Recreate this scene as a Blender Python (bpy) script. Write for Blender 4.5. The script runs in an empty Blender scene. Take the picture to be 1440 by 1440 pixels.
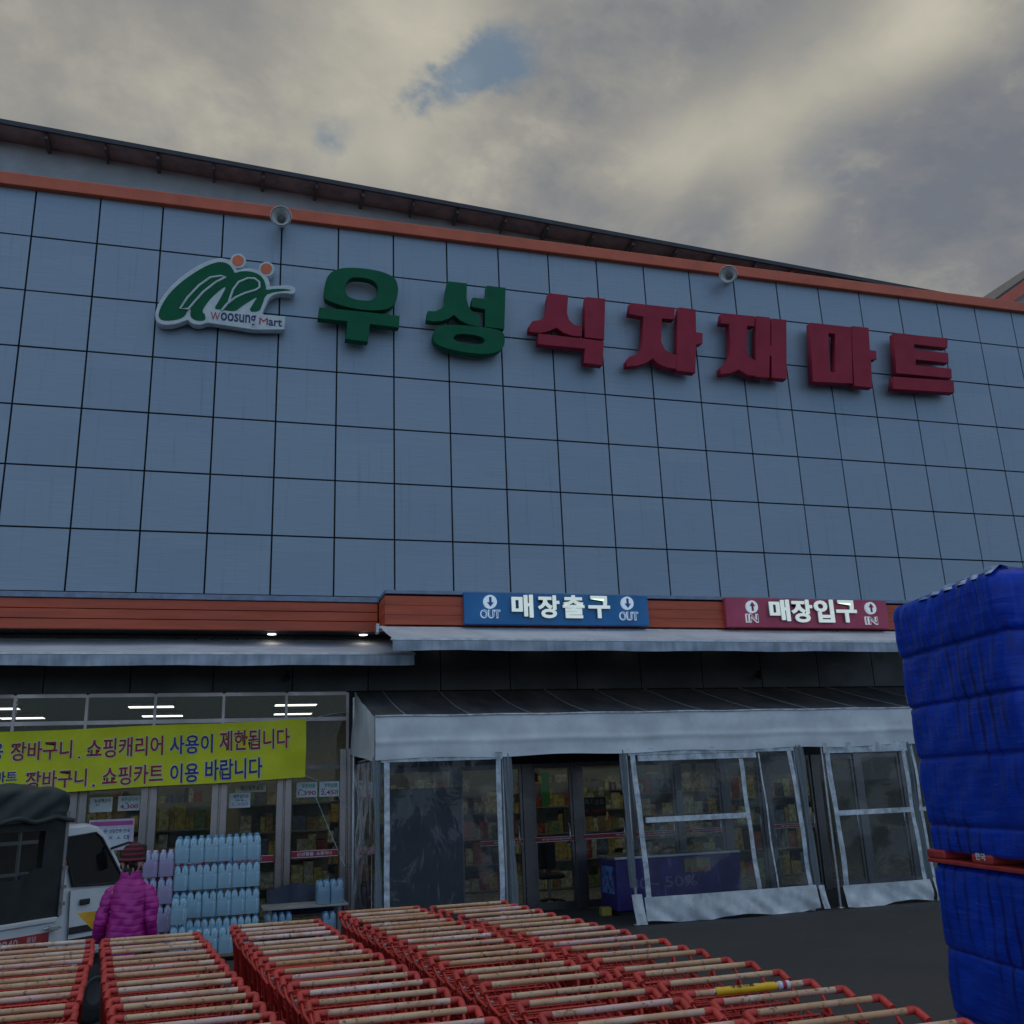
import bpy, bmesh, math, random
from mathutils import Vector, Matrix
R = random.Random(7)
SC = bpy.context.scene
COL = SC.collection
PI = math.pi
rad = math.radians

# ------------------------------------------------------------------ camera
CAM_F = Vector((0.2800, 0.9188, 0.2775)).normalized()
YAW, PITCH, ROLL = 0.29570, 0.28120, -0.03930
_f = Vector((math.sin(YAW)*math.cos(PITCH), math.cos(YAW)*math.cos(PITCH), math.sin(PITCH)))
_r0 = Vector((math.cos(YAW), -math.sin(YAW), 0)); _u0 = _r0.cross(_f)
_r = math.cos(ROLL)*_r0 + math.sin(ROLL)*_u0
_u = -math.sin(ROLL)*_r0 + math.cos(ROLL)*_u0
EYE = Vector((3.3604, -15.4892, 1.9)); FPX = 1349.92
cd = bpy.data.cameras.new('camera'); cam = bpy.data.objects.new('camera', cd); COL.objects.link(cam)
cd.sensor_width = 36; cd.sensor_height = 36; cd.lens = FPX/1440*36; cd.clip_end = 2000; cd.clip_start = .05
cam.matrix_world = Matrix(((_r.x, _u.x, -_f.x, EYE.x), (_r.y, _u.y, -_f.y, EYE.y), (_r.z, _u.z, -_f.z, EYE.z), (0, 0, 0, 1)))
SC.camera = cam

def ray(px, py): return _f + (px-720)/FPX*_r - (py-720)/FPX*_u
def PY(px, py, y):          # where the sight line through a photo point meets the upright plane y
    d = ray(px, py); return EYE + d*((y-EYE.y)/d.y)
def PZ(px, py, z):
    d = ray(px, py); return EYE + d*((z-EYE.z)/d.z)

# ------------------------------------------------------------------ exposure, world, sun
SC.view_settings.view_transform = 'Standard'; SC.view_settings.look = 'None'
SC.view_settings.exposure = 0.0; SC.view_settings.gamma = 1.0
SC.view_settings.use_curve_mapping = False
SC.render.engine = 'CYCLES'
SC.cycles.transparent_max_bounces = 24; SC.cycles.max_bounces = 8

class NT:
    def __init__(s, nt): s.n = nt.nodes; s.l = nt.links; s.n.clear()
    def new(s, t, **k):
        nd = s.n.new(t)
        for a, b in k.items(): setattr(nd, a, b)
        return nd
    def put(s, sock, v):
        if isinstance(v, bpy.types.NodeSocket): s.l.new(v, sock)
        elif v is not None:
            if hasattr(sock.default_value, '__len__') and len(sock.default_value) == 4 and len(v) == 3: v = (*v, 1)
            sock.default_value = v
    def math(s, op, a, b=None, c=None, clamp=False):
        nd = s.new('ShaderNodeMath', operation=op, use_clamp=clamp)
        for i, v in enumerate((a, b, c)):
            if v is not None: s.put(nd.inputs[i], v)
        return nd.outputs[0]
    def vmath(s, op, a, b=None):
        nd = s.new('ShaderNodeVectorMath', operation=op)
        s.put(nd.inputs[0], a)
        if b is not None: s.put(nd.inputs[1], b)
        return nd.outputs['Value'] if op in ('DOT_PRODUCT', 'LENGTH') else nd.outputs['Vector']
    def noise(s, vec, scale, detail=4, rough=.5, dist=0):
        nd = s.new('ShaderNodeTexNoise'); s.put(nd.inputs['Vector'], vec)
        nd.inputs['Scale'].default_value = scale; nd.inputs['Detail'].default_value = detail
        nd.inputs['Roughness'].default_value = rough; nd.inputs['Distortion'].default_value = dist
        return nd.outputs['Fac']
    def ramp(s, fac, stops, interp='LINEAR'):
        nd = s.new('ShaderNodeValToRGB'); s.put(nd.inputs[0], fac); cr = nd.color_ramp; cr.interpolation = interp
        while len(cr.elements) < len(stops): cr.elements.new(.5)
        for e, (p, c) in zip(cr.elements, stops):
            e.position = p; e.color = (*c, 1) if hasattr(c, '__len__') else (c, c, c, 1)
        return nd.outputs[0]
    def mix(s, fac, a, b, blend='MIX'):
        nd = s.new('ShaderNodeMix', data_type='RGBA', blend_type=blend)
        s.put(nd.inputs['Factor'], fac); s.put(nd.inputs[6], a); s.put(nd.inputs[7], b)
        return nd.outputs[2]
    def maprange(s, v, a, b, c=0., d=1.):
        nd = s.new('ShaderNodeMapRange', interpolation_type='SMOOTHSTEP'); s.put(nd.inputs[0], v)
        for i, k in zip((1, 2, 3, 4), (a, b, c, d)): nd.inputs[i].default_value = k
        return nd.outputs[0]

SUN_EL, SUN_AZ = rad(16), rad(38)       # low evening sun behind the building
W = bpy.data.worlds.new("World"); SC.world = W; W.use_nodes = True
w = NT(W.node_tree)
SKY_STRENGTH = 0.1
sky = w.new('ShaderNodeTexSky', sky_type='NISHITA', sun_disc=False, sun_elevation=SUN_EL, sun_rotation=SUN_AZ)
dirv = w.new('ShaderNodeTexCoord').outputs['Generated']
sep = w.new('ShaderNodeSeparateXYZ'); w.put(sep.inputs[0], dirv)
dx, dy, dz = sep.outputs
zz = w.math('ADD', w.math('MAXIMUM', dz, 0.0), 0.22)
cmb = w.new('ShaderNodeCombineXYZ'); w.put(cmb.inputs[0], w.math('DIVIDE', dx, zz)); w.put(cmb.inputs[1], w.math('DIVIDE', dy, zz)); cmb.inputs[2].default_value = 3.7
cp = cmb.outputs[0]                                                        # the flat underside of the cloud layer
nbig = w.noise(cp, 1.0, 4, .5, .3)
nmid = w.noise(cp, 2.5, 10, .62, .2)
nfine = w.noise(cp, 6.0, 9, .62, .3)
nwisp = w.noise(cp, 15., 6, .6, .5)
wob = w.math('ADD', w.math('MULTIPLY', w.math('SUBTRACT', nmid, .5), .16), w.math('ADD', w.math('MULTIPLY', w.math('SUBTRACT', nfine, .5), .10), w.math('MULTIPLY', w.math('SUBTRACT', nwisp, .5), .03)))
def spot(px, py, deg, amp):      # a cloud gap or bright bank in a given direction of the sky
    d = ray(px, py).normalized()
    ang = w.math('ARCCOSINE', w.math('MINIMUM', w.vmath('DOT_PRODUCT', dirv, tuple(d)), .99999))
    ang = w.math('ADD', ang, wob)
    return w.math('MULTIPLY', w.maprange(ang, 0., rad(deg), 1., 0.), amp)
def total(l):
    o = l[0]
    for k in l[1:]: o = w.math('ADD', o, k)
    return o
bright = total([spot(*a) for a in [(560, 70, 9, .20), (640, 30, 6, .14), (350, 110, 14, .10), (60, 110, 10, .10), (930, 220, 5, .20), (1000, 205, 5, .20), (1080, 170, 5, .18), (1160, 130, 5, .20), (1240, 80, 5, .22), (1320, 35, 5.5, .24), (1390, 0, 6, .22),
                                   (1065, 305, 3.5, .12), (1120, 290, 3., .16), (1150, 280, 2.4, .10), (560, 215, 4, .16), (475, 215, 3.5, .16), (645, 122, 1.3, .45), (850, 60, 8, -.08), (1340, 230, 10, -.30), (1240, 290, 7, -.14), (1430, 120, 6, -.2), (1010, 285, 3.5, -.14), (760, 250, 7, -.10)]])
tone = w.math('ADD', w.math('ADD', w.math('MULTIPLY', w.math('SUBTRACT', nbig, .5), .3), w.math('MULTIPLY', w.math('SUBTRACT', nmid, .5), 1.25)),
              w.math('ADD', bright, w.math('ADD', w.math('MULTIPLY', w.math('SUBTRACT', nfine, .5), .55), w.math('ADD', w.math('MULTIPLY', w.math('SUBTRACT', nwisp, .5), .16), .375))))
cloud = w.ramp(tone, [(0., (.165, .182, .215)), (.28, (.215, .222, .236)), (.5, (.315, .308, .282)), (.72, (.47, .445, .37)), (1., (.70, .655, .545))])
hole = total([spot(*a) for a in [(735, 75, 3.4, .5), (700, 85, 3.4, .55), (665, 105, 3.4, .55), (630, 130, 3.4, .66), (595, 155, 3.2, .66), (560, 165, 2.8, .5), (480, 180, 3.4, .55), (452, 202, 3., .6), (220, 190, 4, .2), (1150, 255, 5, .3), (1230, 215, 5, .2)]])
hole = w.maprange(w.math('ADD', hole, w.math('ADD', w.math('MULTIPLY', w.math('SUBTRACT', nmid, .5), -.9), w.math('MULTIPLY', w.math('SUBTRACT', nfine, .5), 1.1))), .02, 1.15, 0., .9)
cloud = w.mix(hole, cloud, (.140, .205, .285))
# behind the photographer the cloud cover opens to clear blue evening sky; overhead it is bright thin cloud
skyc = w.mix(1., sky.outputs[0], (.055, .06, .07), 'MULTIPLY')
clear = w.mix(.4, skyc, (.42, .60, .84))
clear = w.mix(w.maprange(nmid, .5, .72, 0., .45), clear, (.58, .58, .58))
back = w.maprange(w.math('ADD', dy, w.math('MULTIPLY', w.math('SUBTRACT', nbig, .5), .5)), .25, -.35, 0., 1.)
fin = w.mix(back, cloud, w.mix(1., clear, (1.25, 1.25, 1.25), 'MULTIPLY'))
fin = w.mix(w.maprange(dz, .74, .95, 0., .85), fin, (.80, .74, .64))
SKY_GAIN = 1.0
fin = w.mix(1., fin, (SKY_GAIN/SKY_STRENGTH,)*3, 'MULTIPLY')
bg = w.new('ShaderNodeBackground'); w.put(bg.inputs[0], fin); bg.inputs[1].default_value = SKY_STRENGTH
wo = w.new('ShaderNodeOutputWorld'); w.l.new(bg.outputs[0], wo.inputs[0])

sl = bpy.data.lights.new('sun', 'SUN'); sun = bpy.data.objects.new('sun', sl); COL.objects.link(sun)
sl.energy = 0.7; sl.angle = rad(12); sl.color = (1, .9, .76)
sd = Vector((math.sin(SUN_AZ)*math.cos(SUN_EL), math.cos(SUN_AZ)*math.cos(SUN_EL), math.sin(SUN_EL)))
sun.rotation_euler = sd.to_track_quat('Z', 'Y').to_euler(); sun.location = (30, 60, 40)

# ------------------------------------------------------------------ helpers
def srgb(r, g, b):
    return tuple((c/255/12.92 if c/255 <= .04045 else ((c/255+.055)/1.055)**2.4) for c in (r, g, b))
MATS = {}
def M(name, col, rough=.55, metal=0., var=.12, vs=6., bump=0., bs=60., emit=0., coat=0., spec=.5, stretch=None, tint=None, rand=0., grime=0.):
    if name in MATS: return MATS[name]
    m = bpy.data.materials.new(name); m.use_nodes = True; t = NT(m.node_tree); MATS[name] = m
    p = t.new('ShaderNodeBsdfPrincipled'); out = t.new('ShaderNodeOutputMaterial'); t.l.new(p.outputs[0], out.inputs[0])
    co = t.new('ShaderNodeTexCoord').outputs['Object']
    if stretch:
        mp = t.new('ShaderNodeMapping'); t.put(mp.inputs[0], co); mp.inputs['Scale'].default_value = stretch; co2 = mp.outputs[0]
    else: co2 = co
    c = tuple(col)
    if var:
        n = t.noise(co2, vs, 6, .6)
        lo = tuple(max(0, k*(1-var)) for k in c); hi = tuple(min(1, k*(1+var)) for k in (tint or c))
        c = t.mix(t.maprange(n, .3, .7), lo, hi)
    if rand:
        oi = t.new('ShaderNodeObjectInfo').outputs['Random']
        c = t.mix(1., c, t.ramp(oi, [(0., 1-rand), (1., 1+rand*.5)]), 'MULTIPLY')
    if grime:
        g = t.noise(co, vs*2.3, 8, .7)
        c = t.mix(t.maprange(g, .56, .74, 0., grime), c, tuple(k*.25 for k in col))
    t.put(p.inputs['Base Color'], c)
    rn = t.noise(co2, vs*1.7, 3, .5)
    t.put(p.inputs['Roughness'], t.maprange(rn, .3, .7, max(0.02, rough-.08), min(1, rough+.08)))
    p.inputs['Metallic'].default_value = metal; p.inputs['Specular IOR Level'].default_value = spec
    p.inputs['Coat Weight'].default_value = coat
    if emit:
        p.inputs['Emission Color'].default_value = (*col, 1); p.inputs['Emission Strength'].default_value = emit
    if bump:
        b = t.new('ShaderNodeBump'); b.inputs['Strength'].default_value = bump; b.inputs['Distance'].default_value = .01
        t.put(b.inputs['Height'], t.noise(co2, bs, 4, .6)); t.l.new(b.outputs[0], p.inputs['Normal'])
    return m
def M_clear(name, tint=(.9, .95, .97), milk=.08, milkcol=(.55, .6, .65), gloss=.5, rough=.06, streak=0., wr=0., wscale=3.):
    """a clear sheet: lets light straight through, glints at grazing angles, slightly milky"""
    m = bpy.data.materials.new(name); m.use_nodes = True; t = NT(m.node_tree); MATS[name] = m
    out = t.new('ShaderNodeOutputMaterial')
    tr = t.new('ShaderNodeBsdfTransparent'); t.put(tr.inputs[0], tint)
    gl = t.new('ShaderNodeBsdfGlossy'); gl.inputs[0].default_value = (1, 1, 1, 1); gl.inputs['Roughness'].default_value = rough
    df = t.new('ShaderNodeBsdfDiffuse'); t.put(df.inputs[0], milkcol)
    co = t.new('ShaderNodeTexCoord').outputs['Object']
    fr = t.new('ShaderNodeFresnel'); fr.inputs[0].default_value = 1.45
    if wr:
        b = t.new('ShaderNodeBump'); b.inputs['Strength'].default_value = wr; b.inputs['Distance'].default_value = .05
        t.put(b.inputs['Height'], t.noise(co, wscale, 4, .55, .6)); t.l.new(b.outputs[0], gl.inputs['Normal']); t.l.new(b.outputs[0], fr.inputs['Normal'])
    mk = milk
    if streak:
        mp = t.new('ShaderNodeMapping'); t.put(mp.inputs[0], co); mp.inputs['Scale'].default_value = (6, 6, 1.2); mp.inputs['Rotation'].default_value = (0, .25, 0)
        s1 = t.noise(mp.outputs[0], 2.2, 7, .65, .8)
        mk = t.math('ADD', t.maprange(s1, .55, .78, 0., streak), milk)
    m1 = t.new('ShaderNodeMixShader'); t.put(m1.inputs[0], mk); t.l.new(tr.outputs[0], m1.inputs[1]); t.l.new(df.outputs[0], m1.inputs[2])
    m2 = t.new('ShaderNodeMixShader'); t.put(m2.inputs[0], t.math('MULTIPLY', fr.outputs[0], gloss)); t.l.new(m1.outputs[0], m2.inputs[1]); t.l.new(gl.outputs[0], m2.inputs[2])
    t.l.new(m2.outputs[0], out.inputs[0])
    return m

def tag(o, label=None, cat=None, group=None, kind=None):
    if label: o['label'] = label
    if cat: o['category'] = cat
    if group: o['group'] = group
    if kind: o['kind'] = kind
    return o
def thing(name, label, cat, loc=(0, 0, 0), rz=0., group=None):
    o = bpy.data.objects.new(name, None); COL.objects.link(o); o.empty_display_size = .1
    o.location = loc; o.rotation_euler = (0, 0, rz)
    return tag(o, label, cat, group)
def link(name, me, mat=None, parent=None, world=True):
    """links a mesh as ONE object; world=True: its coordinates are world ones, shifted into the parent's frame"""
    o = bpy.data.objects.new(name, me); COL.objects.link(o)
    if mat is not None:
        if len(me.materials): me.materials.clear()
        for k in (mat if isinstance(mat, (list, tuple)) else [mat]): me.materials.append(k)
    if parent is not None:
        o.parent = parent
        if world:
            L = Vector((0, 0, 0)); p = parent
            while p is not None: L += p.location; p = p.parent
            me.transform(Matrix.Translation(-L))
    elif world:     # a one-mesh thing: origin at its base
        vs = [v.co for v in me.vertices]
        if vs:
            c = Vector(((min(v.x for v in vs)+max(v.x for v in vs))/2, (min(v.y for v in vs)+max(v.y for v in vs))/2, min(v.z for v in vs)))
            me.transform(Matrix.Translation(-c)); o.location = c
    return o

class MB:
    def __init__(s): s.v = []; s.f = []; s.mi = []; s.cur = 0; s.smooth = []
    def add(s, vs, fs, sm=False):
        b = len(s.v); s.v += [tuple(v) for v in vs]
        for f in fs: s.f.append([b+i for i in f]); s.mi.append(s.cur); s.smooth.append(sm)
        return s
    def box(s, x0, x1, y0, y1, z0, z1, bev=0.):
        if bev:
            bm = bmesh.new(); bmesh.ops.create_cube(bm, size=1)
            for v in bm.verts: v.co = Vector(((x0+x1)/2+v.co.x*(x1-x0), (y0+y1)/2+v.co.y*(y1-y0), (z0+z1)/2+v.co.z*(z1-z0)))
            bmesh.ops.bevel(bm, geom=bm.edges[:], offset=bev, segments=2, affect='EDGES', profile=.5)
            bm.verts.index_update()
            s.add([v.co for v in bm.verts], [[v.index for v in f.verts] for f in bm.faces]); bm.free(); return s
        vs = [(x, y, z) for z in (z0, z1) for y in (y0, y1) for x in (x0, x1)]
        return s.add(vs, [(0, 2, 3, 1), (4, 5, 7, 6), (0, 1, 5, 4), (2, 6, 7, 3), (0, 4, 6, 2), (1, 3, 7, 5)])
    def quad(s, a, b, c, d): return s.add([a, b, c, d], [(0, 1, 2, 3)])
    def tube(s, pts, r, n=8, caps=True, closed=False, rr=None):
        pts = [Vector(p) for p in pts]; k = len(pts); rings = []
        prev = None
        for i, p in enumerate(pts):
            if closed: t = pts[(i+1) % k]-pts[i-1]
            else: t = (pts[min(i+1, k-1)]-pts[max(i-1, 0)])
            t = t.normalized() if t.length > 1e-9 else Vector((0, 0, 1))
            if prev is None:
                a = Vector((0, 0, 1)) if abs(t.z) < .9 else Vector((1, 0, 0))
                n1 = t.cross(a).normalized()
            else: n1 = (prev - t*prev.dot(t)).normalized()
            prev = n1; n2 = t.cross(n1); q = rr[i] if rr else r
            rings.append([p+n1*math.cos(2*PI*j/n)*q+n2*math.sin(2*PI*j/n)*q for j in range(n)])
        vs = [v for g in rings for v in g]; fs = []
        for i in range(k if closed else k-1):
            A = i*n; B = ((i+1) % k)*n
            for j in range(n): fs.append((A+j, A+(j+1) % n, B+(j+1) % n, B+j))
        s.add(vs, fs, n > 5)
        if caps and not closed:
            s.add(rings[0], [list(range(n))[::-1]]); s.add(rings[-1], [list(range(n))])
        return s
    def lathe(s, prof, n=16, o=(0, 0, 0), ax='Z', sm=True, sx=1., sy=1.):
        vs = []
        for r, h in prof:
            for j in range(n):
                a = 2*PI*j/n; p = (r*math.cos(a)*sx, r*math.sin(a)*sy, h)
                if ax == 'Y': p = (p[0], p[2], p[1])
                if ax == 'X': p = (p[2], p[0], p[1])
                vs.append((p[0]+o[0], p[1]+o[1], p[2]+o[2]))
        fs = []
        for i in range(len(prof)-1):
            for j in range(n): fs.append((i*n+j, i*n+(j+1) % n, (i+1)*n+(j+1) % n, (i+1)*n+j))
        s.add(vs, fs, sm); return s
    def prism(s, poly, y0, y1):
        """outline in the xz plane, thick from y0 to y1"""
        n = len(poly)
        vs = [(x, y0, z) for x, z in poly]+[(x, y1, z) for x, z in poly]
        fs = [list(range(n)), list(range(2*n-1, n-1, -1))]+[(i, i+n, (i+1) % n+n, (i+1) % n) for i in range(n)]
        return s.add(vs, fs)
    def grid(s, nx, ny, fn, sm=True, closex=False):
        vs = [fn(i/(nx if closex else nx-1), j/(ny-1)) for j in range(ny) for i in range(nx)]
        fs = []
        for j in range(ny-1):
            for i in range(nx if closex else nx-1): fs.append((j*nx+i, j*nx+(i+1) % nx, (j+1)*nx+(i+1) % nx, (j+1)*nx+i))
        return s.add(vs, fs, sm)
    def mesh(s, name='m'):
        me = bpy.data.meshes.new(name); me.from_pydata(s.v, [], s.f); me.validate(clean_customdata=False)
        if len(me.polygons) == len(s.f):
            me.polygons.foreach_set('material_index', s.mi); me.polygons.foreach_set('use_smooth', s.smooth)
        bm = bmesh.new(); bm.from_mesh(me); bmesh.ops.recalc_face_normals(bm, faces=bm.faces[:]); bm.to_mesh(me); bm.free()
        me.update(); return me
    def build(s, name, mat, parent=None, world=True): return link(name, s.mesh(name), mat, parent, world)

def evaluated(o):
    dg = bpy.context.evaluated_depsgraph_get(); dg.update()
    me = bpy.data.meshes.new_from_object(o.evaluated_get(dg)); d = o.data
    bpy.data.objects.remove(o)
    return me
def outline_mesh(loops, y_front, depth, bev=0.):
    """filled outlines with holes in the xz plane (front face at y_front), extruded towards +y"""
    cu = bpy.data.curves.new('c', 'CURVE'); cu.dimensions = '2D'; cu.fill_mode = 'BOTH'; cu.extrude = depth/2; cu.bevel_depth = bev; cu.bevel_resolution = 1
    for lp in loops:
        sp = cu.splines.new('POLY'); sp.points.add(len(lp)-1); sp.use_cyclic_u = True
        for q, (x, z) in zip(sp.points, lp): q.co = (x, z, 0, 1)
    o = bpy.data.objects.new('c', cu); COL.objects.link(o); me = evaluated(o)
    me.transform(Matrix(((1, 0, 0, 0), (0, 0, -1, 0), (0, 1, 0, 0), (0, 0, 0, 1))))
    me.transform(Matrix.Translation((0, y_front+depth/2, 0)))
    return me
_tc = {}
def text_mesh(s, box, y_front, depth=.004, weight=.0, rot=0.):
    """a word filling the box (x0, x1, z0, z1) on the plane y_front, facing -y"""
    cu = bpy.data.curves.new('t', 'FONT'); cu.body = s; cu.size = 1; cu.offset = weight; cu.resolution_u = 3
    o = bpy.data.objects.new('t', cu); COL.objects.link(o); cu.extrude = .5; me = evaluated(o)
    xs = [v.co.x for v in me.vertices]; ys = [v.co.y for v in me.vertices]
    if not xs: return me
    x0, x1, z0, z1 = box
    a, b, c, d = min(xs), max(xs), min(ys), max(ys)
    sx = (x1-x0)/max(b-a, 1e-6); sz = (z1-z0)/max(d-c, 1e-6)
    xc, zc = (x0+x1)/2, (z0+z1)/2
    for v in me.vertices:
        X = x0+(v.co.x-a)*sx-xc; Z = z0+(v.co.y-c)*sz-zc; Y = y_front+depth*(.5-v.co.z)
        v.co = (xc+X*math.cos(rot)-Z*math.sin(rot), Y, zc+X*math.sin(rot)+Z*math.cos(rot))
    me.update(); return me
def pxbox(x0, x1, yt, yb, y):
    a = PY(x0, (yt+yb)/2, y); b = PY(x1, (yt+yb)/2, y); t = PY((x0+x1)/2, yt, y); u = PY((x0+x1)/2, yb, y)
    return (a.x, b.x, u.z, t.z)
def pxpoly(pts, y, off=(0, 0), k=1.): return [(q.x, q.z) for q in (PY(off[0]+a/k, off[1]+b/k, y) for a, b in pts)]
def smooth_loop(pts, n=2):
    for _ in range(n):
        o = []
        for i in range(len(pts)):
            a, b = pts[i], pts[(i+1) % len(pts)]
            o += [(a[0]*.75+b[0]*.25, a[1]*.75+b[1]*.25), (a[0]*.25+b[0]*.75, a[1]*.25+b[1]*.75)]
        pts = o
    return pts

# ------------------------------------------------------------------ materials
def facade_mat():
    m = bpy.data.materials.new('brushed blue grey aluminium panel'); m.use_nodes = True; t = NT(m.node_tree)
    p = t.new('ShaderNodeBsdfPrincipled'); out = t.new('ShaderNodeOutputMaterial'); t.l.new(p.outputs[0], out.inputs[0])
    co = t.new('ShaderNodeTexCoord').outputs['Object']
    mp = t.new('ShaderNodeMapping'); t.put(mp.inputs[0], co); mp.inputs['Scale'].default_value = (.8, 1, 30)
    br = t.noise(mp.outputs[0], 2.0, 7, .7)
    mp2 = t.new('ShaderNodeMapping'); t.put(mp2.inputs[0], co); mp2.inputs['Scale'].default_value = (7, 1, .35)
    run = t.noise(mp2.outputs[0], 1.5, 6, .65)
    big = t.noise(co, .35, 4, .5)
    fl = t.vmath('FLOOR', t.vmath('MULTIPLY', t.vmath('ADD', co, (0., .5, .2)), (1., 1., 1/.9885)))
    wn = t.new('ShaderNodeTexWhiteNoise', noise_dimensions='3D'); t.put(wn.inputs[0], fl)
    c = t.mix(t.maprange(br, .3, .7), (.265, .335, .412), (.35, .43, .515))
    c = t.mix(t.maprange(big, .3, .7, 0., .3), c, (.33, .40, .48))
    c = t.mix(t.math('MULTIPLY', wn.outputs['Value'], .30), c, (.225, .30, .39))
    c = t.mix(t.maprange(run, .54, .76, 0., .38), c, (.14, .18, .23))
    t.put(p.inputs['Base Color'], c)
    t.put(p.inputs['Roughness'], t.maprange(br, .3, .7, .42, .55)); p.inputs['Metallic'].default_value = .35
    b = t.new('ShaderNodeBump'); b.inputs['Strength'].default_value = .22; b.inputs['Distance'].default_value = .03
    t.put(b.inputs['Height'], t.math('ADD', t.math('MULTIPLY', br, .22), t.math('ADD', t.noise(co, .9, 2, .5), t.math('MULTIPLY', wn.outputs['Value'], .0)))); t.l.new(b.outputs[0], p.inputs['Normal'])
    return m
m_panel = facade_mat()
m_dark = M('dark gap', (.012, .013, .016), .8, var=.2)
m_orange = M('orange painted metal', (.62, .125, .055), .42, var=.12, vs=1.5, bump=.05, bs=12, grime=.25)
m_orange2 = M('orange louvre board', (.50, .085, .035), .45, var=.18, vs=1.2, stretch=(.6, 1, 6), grime=.2)
m_flash = M('grey blue flashing', (.20, .24, .33), .4, .5, var=.15)
m_stucco = M('grey stucco', (.44, .46, .48), .8, var=.12, vs=2, bump=.2, bs=30)
m_soffit = M('brown metal roof soffit', (.42, .30, .275), .5, .3, var=.25, vs=3)
m_roofedge = M('dark roof edge metal', (.05, .052, .06), .4, .4)
m_rib = M('rafter steel', (.26, .25, .25), .5, .5)
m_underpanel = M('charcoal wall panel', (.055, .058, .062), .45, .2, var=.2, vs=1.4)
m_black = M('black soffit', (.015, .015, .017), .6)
m_green = M('green sign paint', (.008, .125, .058), .65, spec=.18, var=.1, vs=2.5, grime=.12)
m_red = M('crimson sign paint', (.35, .035, .062), .65, spec=.18, var=.1, vs=2.5, grime=.12)
m_white = M('white sign edge', (.60, .68, .70), .5, var=.1)
m_orangedot = M('orange sign dot', (.75, .17, .07), .45)
m_navy = M('navy sign letter', (.03, .035, .12), .5)
m_redtxt = M('red sign letter', (.45, .03, .06), .5)
m_bluebox = M('blue sign box', (.015, .16, .40), .38, var=.12, vs=2, grime=.15)
m_redbox = M('red sign box', (.45, .055, .115), .38, var=.12, vs=2, grime=.15)
m_lit = M('lit channel letter', (.86, .95, .88), .5, emit=.33, var=.05)
m_lit2 = M('dim lit white', (.72, .86, .92), .5, emit=.26, var=.05)
m_sideletter = M('letter return', (.18, .22, .25), .5)
m_awning = M('awning fabric', (.60, .62, .67), .75, var=.12, vs=1.5, bump=.1, bs=20, grime=.15)
m_valance = M('awning valance', (.36, .42, .50), .75, var=.22, vs=2.5, stretch=(3, 1, .4), grime=.35)
m_alu = M('aluminium profile', (.55, .57, .6), .35, .8, var=.12)
m_steel = M('stainless column', (.36, .32, .32), .30, .8, var=.07, vs=1.2)
m_doorframe = M('dark stainless frame', (.16, .15, .16), .3, .75, var=.08, vs=1.5)
m_tent = M('white tarpaulin', (.66, .69, .72), .6, var=.12, vs=2.2, bump=.25, bs=6, grime=.18)
m_tentdirty = M('muddy white tarpaulin', (.56, .60, .63), .65, var=.22, vs=4, bump=.5, bs=7, grime=.5)
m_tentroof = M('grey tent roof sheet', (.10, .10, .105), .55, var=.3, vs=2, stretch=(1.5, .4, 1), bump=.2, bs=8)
m_tape = M('white webbing', (.52, .57, .62), .7, var=.35, vs=7, bump=.4, bs=40, grime=.65)
m_pvc = M_clear('clear PVC curtain', (.82, .85, .87), .06, (.40, .44, .48), .75, .09, .26, .45, 1.5)
m_glass = M_clear('shop glass', (.78, .82, .8), .01, (.4, .45, .5), .5, .02)
m_seam = M('seam line', (.30, .31, .33), .7)
m_lamp = M('fluorescent tube panel', (1., .97, .86), .5, emit=3.4, var=0)
m_downlight = M('downlight lens', (1., .93, .8), .5, emit=3.5, var=0)
m_ceil = M('store ceiling', (.42, .40, .34), .8)
m_floor = M('store floor', (.30, .28, .25), .3)
m_inwall = M('store wall', (.38, .34, .24), .8)
m_banner = M('yellow banner cloth', (.74, .73, .02), .7, var=.1, vs=1.6, bump=.2, bs=7)
m_bred = M('banner red ink', (.32, .022, .055), .7); m_bblue = M('banner blue ink', (.025, .035, .22), .7); m_bwhite = M('banner white outline', (.72, .72, .55), .7)
m_paper = M('white paper', (.66, .72, .78), .7, var=.06)
m_ink = M('dark ink', (.03, .05, .08), .7); m_inkred = M('red ink', (.4, .04, .07), .7); m_inkgreen = M('green ink', (.05, .28, .2), .7)
m_pink = M('pale pink poster', (.68, .55, .72), .6, var=.1); m_pinkbar = M('magenta poster heading', (.5, .1, .3), .6)
m_redstrip = M('red glass strip', (.42, .03, .05), .5)
m_cartred = M('red cart wire', (.50, .032, .026), .38, .15, var=.2, vs=8, rand=.25, grime=.3)
m_capred = M('red plastic end cap', (.52, .05, .042), .45, var=.15, vs=20, rand=.2, grime=.2)
m_lock = M('worn coin lock', (.42, .40, .40), .35, .6, var=.3, vs=20)
m_rubber = M('black rubber', (.02, .02, .022), .7)
m_wheel = M('grey caster plastic', (.06, .06, .065), .6)
m_wrap = None

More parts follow.
